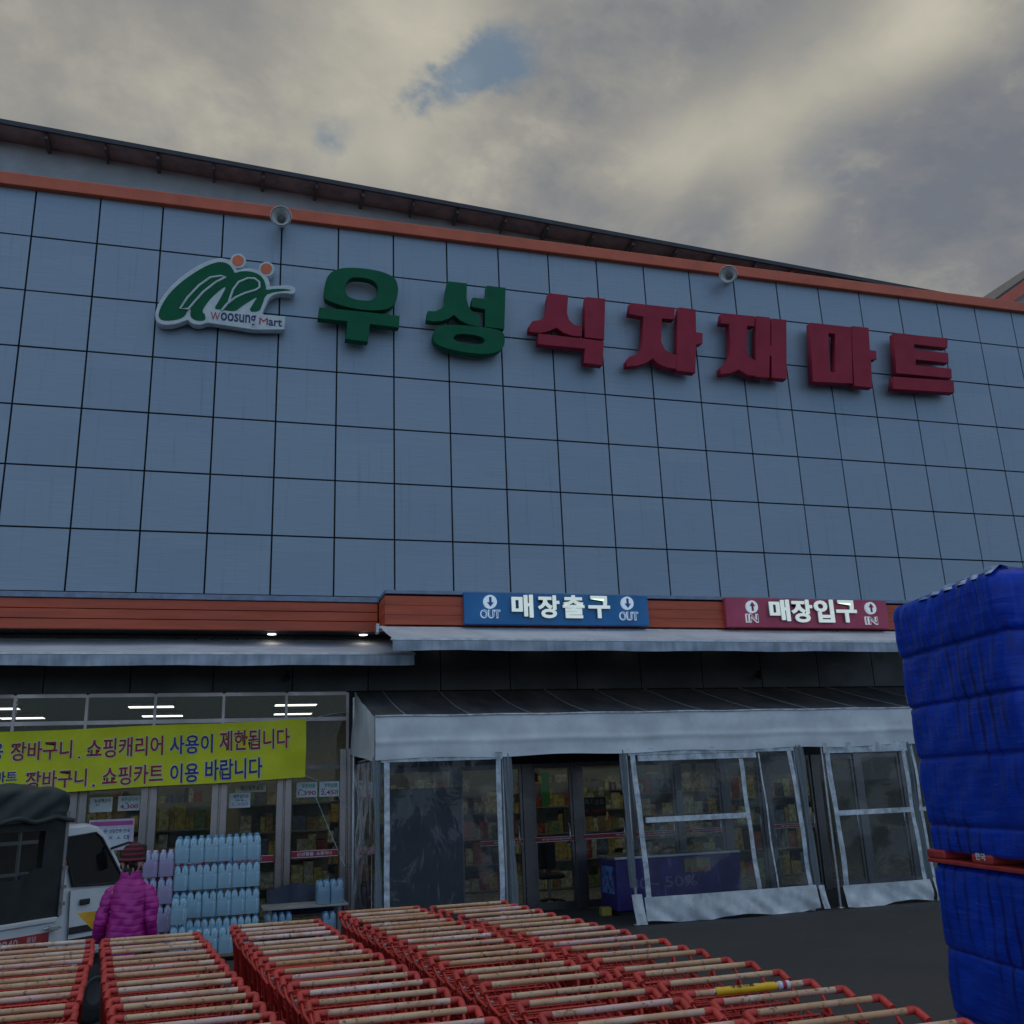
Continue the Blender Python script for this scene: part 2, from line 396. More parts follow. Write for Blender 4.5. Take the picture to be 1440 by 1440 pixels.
def handle_mat():
    m = bpy.data.materials.new('worn cart handle sleeve'); m.use_nodes = True; t = NT(m.node_tree)
    p = t.new('ShaderNodeBsdfPrincipled'); out = t.new('ShaderNodeOutputMaterial'); t.l.new(p.outputs[0], out.inputs[0])
    co = t.new('ShaderNodeTexCoord').outputs['Object']; oi = t.new('ShaderNodeObjectInfo').outputs['Random']
    base = t.ramp(oi, [(0., (.64, .46, .29)), (.24, (.72, .55, .43)), (.42, (.66, .47, .29)), (.56, (.70, .48, .43)), (.70, (.58, .38, .22)), (.84, (.55, .27, .11)), (.92, (.76, .62, .54))], 'CONSTANT')
    ofs = t.vmath('ADD', co, t.vmath('SCALE', (1., 1., 1.)))
    sc = t.new('ShaderNodeCombineXYZ'); t.put(sc.inputs[0], t.math('MULTIPLY', oi, 37.)); t.put(sc.inputs[1], t.math('MULTIPLY', oi, 11.))
    ofs = t.vmath('ADD', co, sc.outputs[0])
    n1 = t.noise(ofs, 5., 3, .5); n2 = t.noise(ofs, 38., 6, .7); n3 = t.noise(ofs, 13., 5, .6)
    c = t.mix(t.maprange(n1, .42, .62, 0., .75), base, (.54, .30, .15))
    c = t.mix(t.maprange(n3, .52, .66, 0., .45), c, (.66, .44, .41))
    c = t.mix(t.maprange(n2, .55, .66, 0., .85), c, (.12, .06, .045))
    t.put(p.inputs['Base Color'], c); p.inputs['Roughness'].default_value = .6
    return m
m_handle = handle_mat()

# ------------------------------------------------------------------ ground
def asphalt():
    m = bpy.data.materials.new('asphalt'); m.use_nodes = True; t = NT(m.node_tree)
    p = t.new('ShaderNodeBsdfPrincipled'); out = t.new('ShaderNodeOutputMaterial'); t.l.new(p.outputs[0], out.inputs[0])
    co = t.new('ShaderNodeTexCoord').outputs['Object']
    a = t.noise(co, .45, 5, .6); b = t.noise(co, 60., 4, .7); s = t.noise(co, 2.2, 8, .7, 1.2)
    c = t.mix(t.maprange(a, .3, .7), (.024, .026, .029), (.038, .039, .042))
    c = t.mix(t.maprange(b, .35, .7, 0., .5), c, (.075, .075, .075))
    c = t.mix(t.maprange(s, .62, .72, 0., .6), c, (.15, .14, .13))
    c = t.mix(t.maprange(t.noise(co, 1.1, 6, .7), .62, .75, 0., .5), c, (.015, .016, .018))
    c = t.mix(t.maprange(t.noise(co, 7., 6, .7), .45, .7, 0., .45), c, (.060, .060, .062))
    mpx = t.new('ShaderNodeMapping'); t.put(mpx.inputs[0], co); mpx.inputs['Scale'].default_value = (1.2, 5., 1.); mpx.inputs['Rotation'].default_value = (0, 0, .12)
    c = t.mix(t.maprange(t.noise(mpx.outputs[0], .9, 7, .72, .6), .64, .76, 0., .7), c, (.17, .165, .155))
    t.put(p.inputs['Base Color'], c); t.put(p.inputs['Roughness'], t.maprange(a, .3, .7, .62, .85))
    bu = t.new('ShaderNodeBump'); bu.inputs['Strength'].default_value = .5; bu.inputs['Distance'].default_value = .01
    t.put(bu.inputs['Height'], b); t.l.new(bu.outputs[0], p.inputs['Normal'])
    return m
g = MB().grid(41, 41, lambda u, v: (-400+800*u, -400+800*v, 0.)).build('ground', asphalt(), None, False); tag(g, kind='structure')

# ------------------------------------------------------------------ the mart building
A_ = .9885; ZT = 11.928
def zr(r): return ZT-A_*r
XL, XR = -8.0, 30.0
ZB = zr(7)
bld = thing('mart_building', 'big supermarket clad in blue grey square panels with orange trim, glazed ground floor', 'building', (10, 0, 0))
mb = MB().box(XL, XR, .03, .28, 4.42, 12.05)
mb.build('wall', m_dark, bld)
mb = MB()
for c in range(int(XL), int(XR)):
    for r in range(0, 7):
        top = 11.84 if r == 0 else zr(r)-.014
        dy = R.uniform(-.003, .003)
        a_, b_, c_, d_ = [-.006+R.uniform(-.0035, .0035) for _ in range(4)]
        x0_, x1_, z0_ = c+.014, c+.986, zr(r+1)+.014
        mb.add([(x0_, a_, z0_), (x1_, b_, z0_), (x1_, c_, top), (x0_, d_, top), (x0_, .028, z0_), (x1_, .028, z0_), (x1_, .028, top), (x0_, .028, top)],
               [(0, 1, 2, 3), (0, 4, 5, 1), (1, 5, 6, 2), (2, 6, 7, 3), (3, 7, 4, 0)])
cl = mb.build('wall_cladding', m_panel, bld)
MB().box(XL-.1, XR+.1, -.11, .4, 11.80, 12.03, .012).build('orange_trim', m_orange, bld)
# low flashing under the panels, fascia boards and soffit
XF = 5.68                                     # where the fascia steps forward
mb = MB().box(XL, XF, -.40, -.006, 4.845, 4.93, .006).box(XF, 18.5, -1.0, -.006, 4.875, 4.935, .006)
mb.build('flashing', m_flash, bld)
mb = MB()
for i in range(3):
    z0 = 4.395+i*.1500
    mb.box(XL, XF-.02, -.38, -.30, z0, z0+.140, .006); mb.box(XF, 18.5, -.98, -.90, z0+.004, z0+.152, .006)
    mb.box(XF, XF+.06, -.90, -.31, z0+.004, z0+.150, .006)
mb.build('fascia_board', m_orange2, bld)
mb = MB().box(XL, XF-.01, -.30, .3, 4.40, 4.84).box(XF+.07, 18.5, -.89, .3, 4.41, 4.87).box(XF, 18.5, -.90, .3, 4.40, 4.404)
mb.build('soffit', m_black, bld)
for px in (382, 511):
    q = PZ(px, 890.5, 4.4)
    d = MB().lathe([(.0, 0), (.075, 0), (.085, .012), (.085, .03)], 20, (q.x, -.10, 4.375)).build('downlight', m_alu, bld)
    MB().lathe([(.0, .0), (.066, .0), (.066, .004)], 20, (q.x, -.10, 4.370)).build('lens', m_downlight, d)
for xx in (6.9, 8.6, 10.3, 12.0, 13.7):
    d = MB().lathe([(.0, 0), (.075, 0), (.085, .012), (.085, .03)], 20, (xx, -.30, 4.382)).build('downlight', m_alu, bld)
    MB().lathe([(.0, .0), (.066, .0), (.066, .004)], 20, (xx, -.30, 4.377)).build('lens', m_downlight, d)
# charcoal wall between canopy and glass
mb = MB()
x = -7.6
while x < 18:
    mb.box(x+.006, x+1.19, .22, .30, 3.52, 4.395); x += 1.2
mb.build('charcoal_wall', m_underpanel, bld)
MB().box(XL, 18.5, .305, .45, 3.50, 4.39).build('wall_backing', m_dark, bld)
# gable roof behind
zs = lambda x: 13.23-.0533*(x+.75)
gx = [-14, 19.2]
mb = MB()
mb.add([(gx[0], .80, 11.9), (gx[1], .80, 11.9), (gx[1], .80, zs(gx[1])), (gx[0], .80, zs(gx[0])), (gx[0], 1.1, 11.9), (gx[1], 1.1, 11.9), (gx[1], 1.1, zs(gx[1])), (gx[0], 1.1, zs(gx[0]))],
       [(0, 1, 2, 3), (7, 6, 5, 4), (0, 4, 5, 1), (1, 5, 6, 2), (3, 2, 6, 7), (0, 3, 7, 4)])
mb.build('gable_wall', m_stucco, bld)
def slab(x0, x1, y0, y1, dz0, dz1):
    v = [(x, y, zs(x)+d) for d in (dz0, dz1) for y in (y0, y1) for x in (x0, x1)]
    return v, [(0, 2, 3, 1), (4, 5, 7, 6), (0, 1, 5, 4), (2, 6, 7, 3), (0, 4, 6, 2), (1, 3, 7, 5)]
roof = MB().add(*slab(gx[0], gx[1]+.6, .32, 14, .0, .05)).build('roof', m_soffit, bld)
MB().add(*slab(gx[0], gx[1]+.6, .27, .318, -.012, .075)).build('roof_edge', m_roofedge, roof)
x = -1.9; k = 0
while x < 18:
    wd = .035 if k % 2 else .06
    MB().add(*slab(x, x+wd, .36, .79, -.10, -.002)).build('purlin', M('dark purlin', (.13, .11, .105), .6), roof); x += .86 if k % 2 else .98; k += 1
# neighbouring second gable of the same building at the right
g2 = [(19.62, 12.0), (27.5, 17.28), (35.4, 12.0)]
MB().prism([(19.95, 12.0), (27.5, 17.03), (35.05, 12.0)], 1.02, 1.3).build('gable_wall', m_stucco, bld)
mb = MB()
for (a, b) in ((g2[0], g2[1]), (g2[1], g2[2])):
    n = Vector((b[1]-a[1], -(b[0]-a[0]))).normalized()*.26
    if n.y > 0: n = -n
    mb.prism([a, b, (b[0]+n.x, b[1]+n.y), (a[0]+n.x, a[1]+n.y)], .78, 1.015)
mb.build('gable_trim', m_orange, bld)
mb = MB()
for (a, b) in ((g2[0], g2[1]), (g2[1], g2[2])):
    mb.add([(a[0], .8, a[1]), (b[0], .8, b[1]), (b[0], 16, b[1]), (a[0], 16, a[1]), (a[0], .8, a[1]+.06), (b[0], .8, b[1]+.06), (b[0], 16, b[1]+.06), (a[0], 16, a[1]+.06)],
           [(0, 1, 2, 3), (7, 6, 5, 4), (0, 4, 5, 1), (1, 5, 6, 2), (3, 2, 6, 7), (0, 3, 7, 4)])
mb.build('roof', m_roofedge, bld)
# store interior shell
YG = .30
MB().box(XL, XR, YG+.1, 16, .004, .02).build('store_floor', m_floor, bld)
MB().box(XL, XR, .46, 16, 4.30, 4.39).build('store_ceiling', m_ceil, bld)
mb = MB().box(XL, XR, 16, 16.2, 0, 12).box(XL-.2, XL, .3, 16.2, 0, 12).box(XR, XR+.2, .3, 16.2, 0, 12)
mb.build('store_wall', m_inwall, bld)
MB().box(XL, XR, .3, 16, 11.6, 11.75).build('flat_roof', m_roofedge, bld)
for iy, y in enumerate((1.35, 4.6, 7.4, 10.2, 13.)):  # nearest row is out of sight, added to brighten the shelf fronts
    for ix in range(9 if iy == 0 else 6):
        x = -2.3+ix*2.35 if iy == 0 else -2.2+ix*3.5+.12*iy
        c = MB().box(x-.56, x+.56, y-.24, y+.24, 4.20, 4.298, .01).build('ceiling_light', m_alu, bld)
        MB().box(x-.52, x+.52, y-.21, y+.21, 4.193, 4.199).build('diffuser', m_lamp, c)
# glazing: each bay a window with frame and pane; wide stainless columns between
cols = [-3.49, -2.51, -1.53, -.55, .43, 1.41, 2.37, 3.37, 4.32, 5.28]
for a, b in zip(cols[:-1], cols[1:]):
    f = MB().box(a+.09, b-.09, YG-.02, YG+.03, .02, .14).box(a+.09, b-.09, YG-.02, YG+.03, 2.32, 2.38).build('window', m_doorframe, bld)
    MB().box(a+.09, b-.09, YG+.004, YG+.012, .141, 2.319).build('pane', m_glass, f)
    f2 = MB().box(a+.02, b-.02, YG-.03, YG+.04, 3.06, 3.12).box(a+.02, b-.02, YG-.03, YG+.04, 3.46, 3.52).build('transom_window', m_steel, bld)
    MB().box(a+.02, b-.02, YG+.004, YG+.012, 3.121, 3.459).build('pane', m_glass, f2)
    MB().box(a+.02, b-.02, YG+.004, YG+.012, 2.381, 3.059).build('pane', m_glass, f2)
for c in cols:
    mb = MB().box(c-.115, c-.012, YG-.09, YG+.09, .0, 2.62, .012).box(c+.012, c+.115, YG-.09, YG+.09, .0, 2.62, .012).box(c-.02, c+.02, YG-.035, YG+.06, 0, 3.50)
    mb.build('window_column', m_steel, bld)
# red lettered strips on the window glass
def red_strip(x0, x1, z0, z1, words, y=YG-.001):
    s = MB().box(x0, x1, y-.004, y, z0, z1).build('glass_strip', m_redstrip, bld)
    link('white_line', MB().box(x0, x1, y-.006, y-.0045, z0+.003, z0+.011).box(x0, x1, y-.006, y-.0045, z1-.011, z1-.003).mesh(), m_paper, s)
    if words:
        for wd, u0, u1 in words:
            link('lettering', text_mesh(wd, (x0+(x1-x0)*u0, x0+(x1-x0)*u1, z0+.028, z1-.026), y-.006, .002, .02), m_paper, s)
red_strip(4.45, 5.15, 1.02, 1.125, [('신선함을', .12, .48), ('소중하다', .54, .88)])
red_strip(3.49, 4.19, .985, 1.09, [('신선도', .1, .45), ('입니다!', .5, .75)])
red_strip(2.50, 3.24, .985, 1.09, [('신선함을', .12, .48), ('약속하다', .54, .88)])
red_strip(1.54, 2.24, .985, 1.09, [('신선도', .1, .5)])
# entrance doors behind the tent
dcols = [(5.40, .07), (7.05, .05), (7.86, .04), (8.24, .09), (9.10, .08), (10.05, .06), (10.95, .05), (11.85, .07), (12.65, .09), (13.7, .07), (14.6, .07), (15.6, .07)]
for a, b in zip(dcols[:-1], dcols[1:]):
    x0 = a[0]+a[1]; x1 = b[0]-b[1]
    f = MB().box(x0, x1, YG-.025, YG+.025, .02, .13).box(x0, x1, YG-.025, YG+.025, 2.22, 2.30).box(x0, x0+.045, YG-.024, YG+.024, .131, 2.219).box(x1-.045, x1, YG-.024, YG+.024, .131, 2.219).build('door', m_doorframe, bld)
    MB().box(x0+.046, x1-.046, YG+.004, YG+.012, .131, 2.219).build('pane', m_glass, f)
    MB().tube([(x1-.09, YG-.03, .95), (x1-.09, YG-.075, .97), (x1-.09, YG-.075, 1.3), (x1-.09, YG-.03, 1.32)], .011, 8).build('handle', m_alu, f)
for c, wd in dcols:
    MB().box(c-wd+.002, c+wd-.002, YG-.05, YG+.05, 0, 2.6, .006).build('door_post', m_doorframe, bld)
MB().box(5.3, 18.5, YG-.06, YG+.06, 2.302, 3.50).build('door_header', m_black, bld)
red_strip(8.34, 9.01, 1.05, 1.135, [('우성식자재마트', .16, .9)], YG-.026)
red_strip(9.19, 9.98, 1.06, 1.145, [('우성', .7, .96)], YG-.026)
red_strip(7.42, 8.13, 1.04, 1.125, [('식자재마트', .3, .96)], YG-.026)
red_strip(12.75, 13.6, 1.06, 1.14, [('우성식자재마트', .16, .9)], YG-.026)
red_strip(10.12, 10.89, 1.06, 1.14, [('우성식자재마트', .16, .9)], YG-.026)
red_strip(11.05, 11.75, 1.06, 1.14, [('우성식자재마트', .16, .9)], YG-.026)

# ------------------------------------------------------------------ big sign letters
YS = -.29; DEP = .15
sign = thing('store_sign', 'row of large block Hangul letters reading 우성식자재마트, green then crimson, high on the panels', 'sign', (11, 0, 10))
def letter(mat, *loops, off, k=4.):
    me = outline_mesh([pxpoly(lp, YS, off, k) for lp in loops], YS, DEP, .012)
    link('letter', me, mat, sign)
A3, A5, A7 = (360, 300), (720, 340), (1080, 360)
sm = lambda p: smooth_loop(p, 2)
def joined(mat, groups, off):
    me = MB()
    tot = None
    bm = bmesh.new()
    for loops in groups:
        q = outline_mesh([pxpoly(lp, YS, off, 4.) for lp in loops], YS, DEP, .005); bm.from_mesh(q); bpy.data.meshes.remove(q)
    m2 = bpy.data.meshes.new('letter'); bm.to_mesh(m2); bm.free()
    link('letter', m2, mat, sign)
joined(m_green, [
    [sm([(385, 470), (388, 400), (405, 350), (440, 320), (500, 306), (580, 308), (660, 318), (730, 336), (785, 365), (800, 420), (792, 480), (772, 522), (725, 542), (660, 546), (580, 540), (500, 524), (430, 500), (395, 485)]),
     sm([(498, 430), (508, 385), (535, 360), (590, 360), (645, 370), (682, 395), (690, 430), (680, 468), (650, 492), (600, 492), (545, 482), (510, 465)])],
    [[(358, 530), (806, 577), (803, 641), (640, 621), (629, 721), (506, 706), (516, 606), (352, 589)]]], A3)
joined(m_green, [
    [[(1080, 383), (1185, 395), (1183, 480), (1195, 525), (1220, 558), (1260, 574), (1255, 636), (1200, 627), (1150, 602), (1114, 571), (1085, 590), (1050, 604), (1000, 608), (963, 601), (968, 551), (1010, 552), (1045, 535), (1065, 500), (1070, 440)]],
    [[(1300, 408), (1403, 420), (1395, 650), (1288, 638), (1290, 538), (1213, 525), (1220, 475), (1297, 484)]],
    [sm([(996, 690), (1010, 645), (1055, 628), (1150, 629), (1260, 640), (1350, 652), (1392, 672), (1400, 705), (1392, 755), (1360, 780), (1300, 792), (1210, 786), (1110, 770), (1040, 748), (1003, 725)]),
     sm([(1105, 702), (1125, 679), (1180, 677), (1250, 687), (1288, 705), (1287, 728), (1250, 740), (1190, 736), (1125, 722)])]], A3)
joined(m_red, [
    [[(208, 290), (315, 302), (308, 400), (320, 440), (350, 468), (392, 475), (388, 531), (345, 529), (290, 511), (250, 482), (210, 500), (160, 512), (100, 505), (100, 470), (115, 448), (160, 440), (185, 420), (198, 385), (200, 330)]],
    [[(418, 312), (523, 322), (517, 548), (410, 536), (412, 370)]],
    [[(150, 518), (405, 547), (515, 561), (508, 693), (405, 681), (412, 600), (148, 575)]]], A5)
joined(m_red, [
    [[(668, 345), (915, 372), (912, 436), (842, 430), (838, 560), (860, 610), (925, 640), (922, 714), (870, 706), (825, 686), (790, 655), (755, 680), (700, 697), (646, 700), (645, 670), (660, 648), (700, 635), (728, 610), (735, 560), (740, 420), (660, 405)]],
    [[(940, 370), (1032, 382), (1035, 510), (1072, 515), (1070, 571), (1035, 576), (1030, 736), (925, 722), (930, 560), (933, 420)]]], A5)
joined(m_red, [
    [[(1182, 402), (1365, 420), (1362, 475), (1322, 472), (1318, 600), (1330, 645), (1372, 672), (1370, 753), (1325, 749), (1275, 718), (1230, 738), (1175, 745), (1172, 710), (1190, 690), (1210, 675), (1225, 640), (1228, 560), (1222, 462), (1175, 458)]],
    [[(1376, 419), (1450, 427), (1450, 584), (1462, 586), (1464, 433), (1542, 440), (1544, 772), (1462, 763), (1460, 640), (1448, 638), (1446, 764), (1370, 758)]]], A5)
joined(m_red, [
    [[(240, 376), (466, 401), (475, 716), (252, 706)], [(338, 432), (378, 437), (382, 658), (350, 652)]],
    [[(474, 395), (565, 405), (572, 530), (608, 535), (610, 580), (577, 582), (587, 739), (486, 729), (477, 560)]]], A7)
joined(m_red, [
    [[(710, 435), (1010, 464), (1008, 516), (820, 495), (822, 528), (1012, 547), (1015, 601), (828, 580), (830, 614), (1030, 635), (1033, 686), (722, 658)]],
    [[(708, 680), (1043, 704), (1047, 768), (703, 746)]]], A7)

# ------------------------------------------------------------------ logo sign
logo = thing('logo_sign', 'green swoosh emblem with two orange dots and the words Woosung Mart on white backing', 'sign', (3.1, 0, 9.6))
LK, LO = 6.261, (200, 340)
def LP(pts, y): return pxpoly(pts, y, LO, LK)
def ell(cx, cy, rx, ry=None, n=28): return [(cx+rx*math.cos(2*PI*i/n), cy+(ry or rx)*math.sin(2*PI*i/n)) for i in range(n)]
back_loop = smooth_loop([(118, 640), (135, 575), (180, 490), (250, 400), (350, 310), (450, 240), (560, 182), (650, 152), (710, 148), (775, 172), (815, 225), (830, 258), (890, 240), (970, 240), (1040, 262), (1092, 305), (1118, 360), (1118, 402),
                         (1190, 392), (1280, 388), (1335, 400), (1348, 435), (1330, 462), (1250, 448), (1165, 458), (1115, 492), (1085, 555), (1058, 612), (1050, 645), (1150, 660), (1245, 668), (1250, 745), (1235, 772), (1100, 768), (960, 768), (800, 735), (620, 712), (560, 712), (535, 725), (480, 732), (430, 712), (402, 682), (370, 697), (310, 718), (240, 732), (165, 728), (125, 695)], 1)
link('backing', outline_mesh([LP(back_loop, -.22)], -.22, .14, .01), m_white, logo)
for cx, cy in ((845, 168), (1095, 240)):
    d = link('dot_rim', outline_mesh([LP(ell(cx, cy+2, 66, 62), -.225)], -.225, .135, .008), m_white, logo)
    link('orange_dot', outline_mesh([LP(ell(cx-3, cy-3, 50, 47), -.24)], -.24, .014), m_orangedot, d)
gl = []
gl.append([smooth_loop([(140, 655), (155, 590), (210, 490), (290, 400), (390, 318), (480, 258), (580, 203), (660, 178), (720, 178), (775, 205), (802, 250), (815, 276), (870, 258), (950, 258), (1030, 285), (1075, 335), (1090, 395), (1088, 425), (1170, 412), (1270, 414), (1318, 428), (1250, 431), (1150, 444), (1085, 468), (1055, 560), (1030, 615), (935, 615), (985, 530), (1020, 480), (940, 525), (860, 580), (820, 612), (735, 604), (700, 596), (690, 596), (630, 590), (675, 520), (710, 455), (742, 388), (690, 420), (610, 490), (555, 560), (525, 615), (555, 640), (558, 690), (500, 698), (440, 680), (420, 640), (432, 590), (400, 600), (380, 650), (330, 680), (250, 695), (170, 692)], 1)])
link('green_emblem', outline_mesh(gl[0:1][0] and [LP(gl[0][0], -.235)], -.235, .012), m_green, logo)
def lstroke(pts, wd):
    mbs = MB(); q = [PY(LO[0]+a/LK, LO[1]+b/LK, -.237) for a, b in pts]
    mbs.tube(q, wd, 6); return mbs
mbs = MB()
for pts in ([(410, 592), (330, 590), (400, 490), (500, 385), (600, 315), (690, 302), (735, 310), (650, 355), (540, 440), (460, 530), (400, 600)],
            [(762, 530), (800, 420), (850, 355), (930, 322), (990, 325), (1030, 355), (1035, 400), (1000, 425), (900, 455), (820, 492), (750, 545), (700, 605)]):
    mbs.tube([PY(LO[0]+a/LK, LO[1]+b/LK, -.236) for a, b in pts], .020, 6)
mbs.build('white_outline', m_white, logo)
for s, x0, x1, yt, yb, mm in (('W', 602, 684, 618, 690, m_redtxt), ('oosung', 690, 1002, 632, 738, m_navy), ('M', 1030, 1106, 668, 728, m_redtxt), ('art', 1112, 1232, 678, 742, m_navy)):
    link('lettering', text_mesh(s, pxbox(LO[0]+x0/LK, LO[0]+x1/LK, LO[1]+yt/LK, LO[1]+yb/LK, -.24), -.236, .012, .0 if s in 'MW' else .018, -.0), mm, logo)
link('lettering_panel', outline_mesh([LP([(590, 600), (1000, 640), (1255, 660), (1250, 770), (985, 772), (588, 712)], -.225)], -.225, .13, .006), m_white, logo)

# ------------------------------------------------------------------ entrance and exit sign boxes
def signbox(name, label, px0, px1, mat, words, col, arrow_up, sub, spots, lz):
    a = PY(px0, 860, -1.08).x; b = PY(px1, 862, -1.08).x
    t = thing(name, label, 'sign', ((a+b)/2, -1.0, 4.4))
    MB().box(a, b, -1.08, -.985, 4.40, 4.905, .008).build('sign_box', mat, t)
    for ch, x0, x1, yt, yb in words:
        bx = pxbox(x0, x1, yt, yb, -1.15)
        l = link('letter', text_mesh(ch, bx, -1.15, .025, .028), m_lit, t)
        link('letter_return', text_mesh(ch, bx, -1.124, .042, .034), m_sideletter, l)
    for cx, cy, sx0, sx1, syt, syb in spots:
        c = PY(cx, cy, -1.13); r = .108
        d = MB().lathe([(0, -1.13), (r, -1.13), (r, -1.085)], 28, (c.x, 0, c.z), 'Y', False).build('disc', m_lit2, t)
        h = 1 if arrow_up else -1
        pts = [(-.020, -.075*h), (.020, -.075*h), (.020, .01*h), (.055, .01*h), (0, .082*h), (-.055, .01*h), (-.020, .01*h)]
        link('arrow', outline_mesh([[(c.x+u, c.z+v) for u, v in pts]], -1.137, .006), col, d)
        bx = pxbox(sx0, sx1, syt, syb, -1.14)
        q = link('small_lettering', text_mesh(sub, bx, -1.13, .03, .03), m_lit2, t)
        bx2 = (bx[0]+.012, bx[1]-.012, bx[2]+.012, bx[3]-.012)
        link('lettering_face', text_mesh(sub, bx2, -1.136, .005, -.012), col, q)
    return t
m_arrowblue = M('arrow blue', (.02, .10, .42), .5); m_arrowred = M('arrow red', (.4, .03, .05), .5)
signbox('exit_sign', 'blue sign box reading 매장출구 with down arrows and OUT at both ends', 653, 912, m_bluebox,
        [('매', 720, 750, 836, 868), ('장', 757, 787, 837, 869), ('출', 792, 822, 837, 869), ('구', 828, 858, 838, 869)], m_arrowblue, False, 'OUT',
        [(689.5, 846, 676, 704, 857, 869), (882.5, 848, 872, 898, 860, 872)], 0)
signbox('entrance_sign', 'crimson sign box reading 매장입구 with up arrows and IN at both ends', 1021, 1248, m_redbox,
        [('매', 1083, 1111, 843, 873), ('장', 1114, 1143, 843, 875), ('입', 1146, 1173, 843, 875), ('구', 1177, 1205, 844, 875)], m_arrowred, True, 'IN',
        [(1058, 853, 1050, 1067, 863, 875), (1225, 855, 1218, 1235, 867, 878)], 0)

# ------------------------------------------------------------------ awnings
def awning(name, label, x0, x1, y0, z0, y1, z1, zv, cap_side):
    t = thing(name, label, 'awning', ((x0+x1)/2, y0, z1))
    n = int((x1-x0)*5)
    def top(u, v):
        x = x0+(x1-x0)*u; s = .02*math.sin(PI*v)*(1+.5*math.sin(x*1.7)+.3*math.sin(x*4.1))
        return (x, y0+(y1-y0)*v, z0+(z1-z0)*v-s)
    MB().grid(n, 9, top).build('canopy', m_awning, t)
    def val(u, v):
        x = x0+(x1-x0)*u
        return (x, y1-.035+.012*math.sin(x*5.3+v*2)*v+.008*math.sin(x*13)*v, z1-.045+(zv-z1+.045)*v+.006*math.sin(x*3.1)*v)
    MB().grid(n*2, 6, val).build('valance', m_valance, t)
    MB().box(x0-.02, x1+.02, y1-.03, y1+.03, z1-.045, z1-.002, .008).build('front_bar', m_alu, t)
    MB().tube([(x0-.02, y0, z0-.02), (x1+.02, y0, z0-.02)], .045, 12).build('roller', m_alu, t)
    for xx in (x0+.35, (x0+x1)/2, x1-.35):
        MB().tube([(xx, y0+.02, z0-.10), (xx+.45, (y0+y1)/2, (z0+z1)/2-.10), (xx, y1+.03, z1-.03)], .02, 8).build('folding_arm', m_alu, t)
    for xx in ((x0-.05, x1+.05)):
        MB().box(xx-.025, xx+.025, y0-.06, y0+.06, z0-.10, z0+.05, .01).build('end_cap', m_alu, t)
    return t
awning('awning', 'long pale grey roll-out awning over the banner windows, lower of the two', -6.0, 6.12, .20, 4.33, -1.0, 3.965, 3.77, 1)
awning('awning', 'pale grey roll-out awning under the exit and entrance signs, above the tent', 5.62, 15.6, -.93, 4.36, -2.0, 4.035, 3.85, 1)

# ------------------------------------------------------------------ horn speakers and cameras
def horn(label, x, z, aim):
    t = thing('horn_speaker', label, 'loudspeaker', (x, -.11, z), aim, 'horn speakers on the orange trim')
    mb = MB().lathe([(.175, -.40), (.182, -.395), (.165, -.37), (.12, -.30), (.085, -.22), (.066, -.12), (.06, -.08)], 28, (0, 0, 0), 'Y')
    mb.lathe([(.155, -.385), (.11, -.31), (.07, -.23), (.0, -.20)], 28, (0, 0, 0), 'Y')
    mb.build('bell', M('grey horn plastic', (.70, .71, .70), .5), t, False)
    MB().lathe([(0, -.30), (.05, -.295), (.062, -.26), (.062, -.22)], 18, (0, 0, 0), 'Y').build('inner_cone', M('dark horn', (.14, .14, .145), .5), t, False)
    MB().lathe([(.0, .06), (.06, .05), (.07, .0), (.07, -.08), (.06, -.09)], 18, (0, 0, 0), 'Y').build('driver', M('grey horn plastic', (.33, .34, .35)), t, False)
    MB().tube([(0, -.02, .08), (0, .0, .15), (0, .10, .16)], .012, 8).box(-.05, .05, .095, .105, .1, .22).build('bracket', m_rib, t, False)
    for c in t.children: c.rotation_euler = (rad(14), 0, 0)
    return t
h1 = PY(398, 304, -.35); h2 = PY(1036, 384, -.35)
horn('grey horn loudspeaker on the orange trim above the logo emblem', h1.x, h1.z, rad(-6))
horn('grey horn loudspeaker on the orange trim above the crimson letters', h2.x, h2.z, rad(-38))
def cctv(label, px, py):
    q = PY(px, py, .1)
    t = thing('security_camera', label, 'camera', (q.x, .215, q.z), 0, 'security cameras under the canopy')
    MB().lathe([(0, 0), (.035, 0), (.035, -.02), (.0, -.02)], 14, (0, 0, .06), 'Y').tube([(0, -.02, .06), (0, -.07, .05), (0, -.09, .01)], .012, 8).build('mount', m_rubber, t, False)
    MB().box(-.032, .032, -.2, -.02, -.035, .03, .012).build('housing', m_black, t, False)
    MB().lathe([(0, -.205), (.022, -.204), (.022, -.199)], 14, (0, 0, -.003), 'Y').build('lens', m_rubber, t, False)
    for c in t.children: c.rotation_euler = (rad(20), 0, rad(-25))
cctv('small black security camera on the charcoal wall above the banner windows', 407, 950)
cctv('small black security camera on the charcoal wall above the tent roof', 1072, 948)

